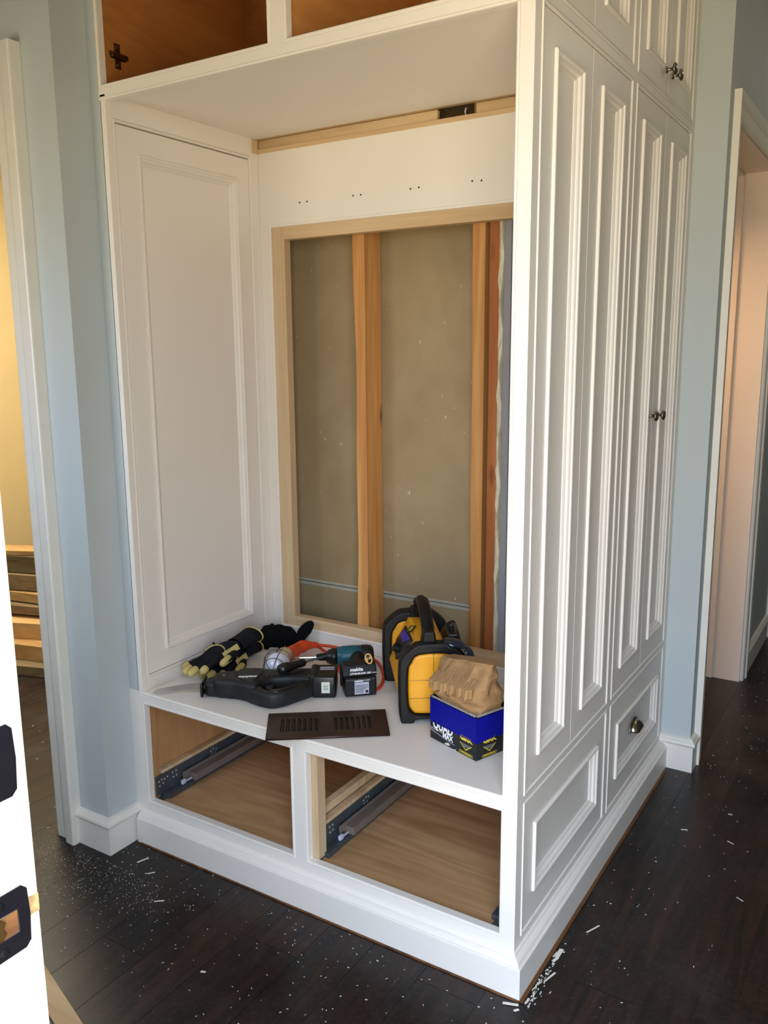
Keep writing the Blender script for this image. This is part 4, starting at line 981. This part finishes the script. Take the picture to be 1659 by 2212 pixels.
# ---- screwdriver resting on the saw
sd_ = tag(empty('screwdriver'), 'black bulb-handled screwdriver resting on top of the saw', 'screwdriver')
A0, A1_ = Vector((-.792, .195, .5330)), Vector((-.752, .310, .5350)); dd = (A1_-A0).normalized(); s2 = dd.cross(Zv).normalized(); mX = basis(A0, s2, s2.cross(dd), dd)
bm = bmesh.new(); lathe(bm, [(.004, -.012), (.012, -.009), (.0155, .002), (.0155, .016), (.0125, .032), (.0105, .050), (.0115, .066), (.010, .074), (.006, .078)], 20, mX); obj('grip', bm, 'blackpl', sd_, smooth=True)
bm = bmesh.new(); lathe(bm, [(.003, .074), (.003, .150), (.0025, .156)], 10, mX); obj('shaft', bm, 'zinc', sd_)

# ---- work gloves against the left panel
def glove(root, m, thumb=1):
    V = [(0, -.030, 0), (0, .008, 0), (0, .042, 0)]; E_ = [(0, 1), (1, 2)]; R_ = [(.034, .034), (.040, .040), (.042, .042)]
    tips = []
    for i, (x, k_, t1_, t2_) in enumerate(((-.033, .080, .110, .140), (-.011, .086, .122, .160), (.011, .086, .120, .156), (.032, .080, .108, .136))):
        b0 = len(V); V += [(x, k_, 0), (x*1.18, t1_, .004), (x*1.30, t2_, -.004)]; E_ += [(2, b0), (b0, b0+1), (b0+1, b0+2)]; R_ += [(.0128, .0128), (.0115, .0115), (.0100, .0100)]
        tips.append((Vector((x*1.25, t1_+.014, .0045)), Vector((x*1.31, t2_+.004, -.004))))
    b0 = len(V); V += [(.036*thumb, .020, 0), (.058*thumb, .048, .002), (.066*thumb, .082, -.002)]; E_ += [(1, b0), (b0, b0+1), (b0+1, b0+2)]; R_ += [(.017, .017), (.0145, .0145), (.012, .012)]
    tips.append((Vector((.060*thumb, .052, .002)), Vector((.0665*thumb, .088, -.002))))
    fl_ = Matrix.Diagonal((1, 1, .62, 1))
    skinned('hand', V, E_, R_, 'glove', root, 2, m, fl_)
    for p, q in tips:
        bm = bmesh.new(); d = (q-p)
        tube(bm, [m @ fl_ @ (p+d*t) for t in (-.05, .05, .35, .7, .92, 1.10, 1.16)], [.007, .0108, .0114, .0112, .0104, .0070, .003], 12); obj('fingertip_patch', bm, 'glovetip', root, smooth=True)
    bm = bmesh.new(); n = 24; loops = []
    for t, a, b_h in ((0, .034, .020), (.02, .033, .020), (.045, .037, .021), (.075, .043, .023), (.074, .041, .021), (.04, .034, .018)):
        loops.append([m @ Vector((a*math.cos(2*math.pi*i/n), -.022-t, b_h*math.sin(2*math.pi*i/n))) for i in range(n)])
    rings(bm, loops, False, True); obj('cuff', bm, 'glove', root, smooth=True)
    bm = bmesh.new(); tube(bm, [m @ Vector((.043*math.cos(2*math.pi*i/n), -.098, .0235*math.sin(2*math.pi*i/n))) for i in range(n+1)], .0024, 8); obj('cuff_piping', bm, 'glovetip', root, smooth=True)
    bm = bmesh.new(); tube(bm, [m @ p for p in catmull([(-.044, .050, .006), (-.030, .040, .022), (0, .034, .0265), (.028, .044, .022), (.040, .060, .010)], 6)], .0022, 8); obj('knuckle_piping', bm, 'glovetip', root, smooth=True)
    bm = bmesh.new(); rings(bm, [[m @ Vector((x, y, z)) for x, y, z in l] for l in ([(-.047, .0, .004), (-.047, .060, .004), (-.040, .060, .0155), (-.040, .0, .018)], [(-.049, .0, .003), (-.049, .060, .003), (-.041, .060, .0175), (-.041, .0, .020)])], True, True); obj('palm_patch', bm, 'glovetip', root, bevel=.001)
g1 = tag(empty('work_glove'), 'lower black and yellow work glove pressed against the cubby side', 'glove', 'pair of work gloves')
glove(g1, basis((-1.062, .300, SZ+.026), (-1, 0, .05), (.03, -1, -.02), Vector((.05, 0, 1))) @ Matrix.Rotation(math.radians(8), 4, 'Z'), -1)
g2 = tag(empty('work_glove'), 'upper black and yellow work glove with yellow fingertips lying over its pair', 'glove', 'pair of work gloves')
glove(g2, basis((-1.048, .262, SZ+.066), (-1, .0, -.12), (.0, -1, -.16), Vector((-.12, -.16, 1)).normalized()) @ Matrix.Rotation(math.radians(-6), 4, 'Z'), -1)

# ---- black fabric brace with strap in the back corner
bk = tag(empty('fabric_brace'), 'black fabric brace with padded strap in the back left corner', 'fabric brace')
random.seed(4)
bm = bmesh.new(); n = 30; loops = []
for t, rx, ry, cz in ((0, .058, .050, .002), (.15, .066, .056, .010), (.45, .066, .050, .028), (.75, .060, .040, .048), (.92, .050, .030, .060), (1, .034, .016, .064)):
    loops.append([Vector((-1.052+rx*math.copysign(abs(math.cos(2*math.pi*i/n))**.7, math.cos(2*math.pi*i/n)), .497+ry*math.copysign(abs(math.sin(2*math.pi*i/n))**.7, math.sin(2*math.pi*i/n)), SZ+cz+.004*math.sin(i*1.7)*t)) for i in range(n)])
rings(bm, loops, True, True); obj('padded_body', bm, 'blackcloth', bk, smooth=True)
pt = smooth_poly([(-.006, 0), (.010, 0), (.018, .030), (.024, .052), (.020, .078), (.006, .092), (-.010, .088), (-.022, .066), (-.018, .036)], 4)
shape2d('strap_pad', pt, [], .012, 'blackcloth', bk, basis((-.985, .505, SZ+.008), V2(.80, .60), Vector((.20, .55, .80)).normalized(), Vector((.40, -.64, .42)).normalized()), .004, 2)
bm = bmesh.new(); tube(bm, catmull([(-1.01, .485, SZ+.030), (-.988, .498, SZ+.028), (-.975, .490, SZ+.018), (-.962, .470, SZ+.007), (-.955, .445, SZ+.006)], 6), .0062, 10); obj('strap', bm, 'blackcloth', bk, smooth=True)

# ================================================================== ROOM BEYOND AND FLOOR CLUTTER
def lumber(name, cx, cy, z, length, w, t, rz, mat, label, tilt=0.0):
    o = box(name, -length/2, length/2, -w/2, w/2, 0, t, mat, None, .0015)
    o.location = (cx, cy, z); o.rotation_euler = (0, tilt, rz); return tag(o, label, 'lumber', 'salvaged lumber pile beyond left doorway')
R_ = math.radians
lumber('lumber_board', -2.62, .72, 0.0, 1.5, .20, .045, R_(18), 'oldwood', 'grey edged plank lying lowest in the lumber pile')
lumber('lumber_board', -2.70, .80, .045, 1.3, .26, .070, R_(14), 'newwood', 'thick pale plank second from floor in the lumber pile')
lumber('lumber_board', -2.68, .86, .115, 1.4, .20, .075, R_(21), 'newwood', 'broad split plank under the dark gap of the pile')
lumber('lumber_board', -2.74, .90, .205, 1.3, .18, .040, R_(16), 'oldwood', 'thin weathered plank in middle of the lumber pile')
lumber('lumber_board', -2.74, .92, .250, 1.4, .16, .045, R_(10), 'newwood', 'splintered pale plank above the pile middle')
lumber('lumber_board', -2.74, .96, .300, 1.4, .16, .075, R_(17), 'oldwood', 'weathered beam second from top of the lumber pile')
lumber('lumber_board', -2.76, .98, .378, 1.3, .16, .080, R_(17), 'oldwood', 'dark weathered beam near top of the lumber pile')
lumber('lumber_board', -2.80, .98, .460, 1.2, .12, .022, R_(25), 'newwood', 'thin bright plank on top of the lumber pile')

dS = V2(.166, -.053); nS = Vector((-dS.y, dS.x, 0))
st = box('wood_strip', -.10, .75, -.046, 0, 0, .010, 'pine', None, .001); st.matrix_world = basis((-.909, -.517, .0005), dS, nS, Zv)
tag(st, 'pale bare wood strip on the dark floor at lower left', 'wood strip')
st2 = box('grey_board', -.10, .75, -.20, -.048, 0, .008, 'greywood', None, .001); st2.matrix_world = basis((-.909, -.517, .0005), dS, nS, Zv)
tag(st2, 'grey board beside the pale wood strip at lower left', 'board')

# paint chips, splinters and dust: nobody could count them
random.seed(11); bm = bmesh.new()
def chip(x, y, l, w, a, z=.0006):
    m_ = Matrix.Translation((x, y, z)) @ Matrix.Rotation(a, 4, 'Z') @ Matrix.Rotation(random.uniform(-.15, .15), 4, 'X')
    bbox(bm, -l/2, l/2, -w/2, w/2, 0, random.uniform(.0004, .0012), m_)
for _ in range(650):      # dusty corner by the left wall
    x = random.gauss(-1.17, .16); y = -.14-abs(random.gauss(0, .12))
    if y < -.03 and not (x < -1.19 and y > -.12): chip(x, y, random.uniform(.0006, .003), random.uniform(.0004, .0011), random.uniform(0, 3.14))
for _ in range(230):      # along the cabinet front and out over the floor
    x = random.uniform(-1.2, .1); y = -.035-abs(random.gauss(0, .22)); chip(x, y, random.uniform(.001, .005), random.uniform(.0006, .0018), random.uniform(0, 3.14))
for _ in range(260):      # right-hand floor
    y = random.uniform(-.45, 2.6); x = .04+abs(random.gauss(0, .22)); 
    if y > 1.2 and x < .13: continue
    chip(x, y, random.uniform(.001, .005), random.uniform(.0006, .0018), random.uniform(0, 3.14))
for _ in range(70):
    y = -.03+abs(random.gauss(0, .10)); x = .036+abs(random.gauss(0, .010)); chip(x, y, random.uniform(.002, .010), random.uniform(.001, .003), random.uniform(1.2, 1.9))
for _ in range(110):
    chip(random.uniform(-2.2, -1.45), random.uniform(-.25, .5), random.uniform(.002, .008), random.uniform(.001, .003), random.uniform(0, 3.14))
for x, y, l, w, a in ((-1.085, -.085, .034, .006, 1.25), (-1.02, -.115, .020, .004, .9), (-.91, -.19, .026, .005, .65), (.045, .165, .034, .011, 1.55), (.045, .140, .018, .007, 1.3), (.012, -.042, .034, .008, .35), (.030, -.052, .012, .006, .9), (.085, .29, .045, .004, 1.15), (.30, .86, .02, .003, -.4), (.17, .86, .018, .003, .5), (.37, .60, .02, .003, -.5), (.27, 1.02, .012, .010, .2), (.055, .08, .04, .005, 1.3), (-.63, -.32, .012, .006, .4)):
    chip(x, y, l, w, a, .001)
ch = obj('paint_chips', bm, 'chips'); tag(ch, 'white paint chips and splinters scattered over the dark floor', 'debris', kind='stuff')
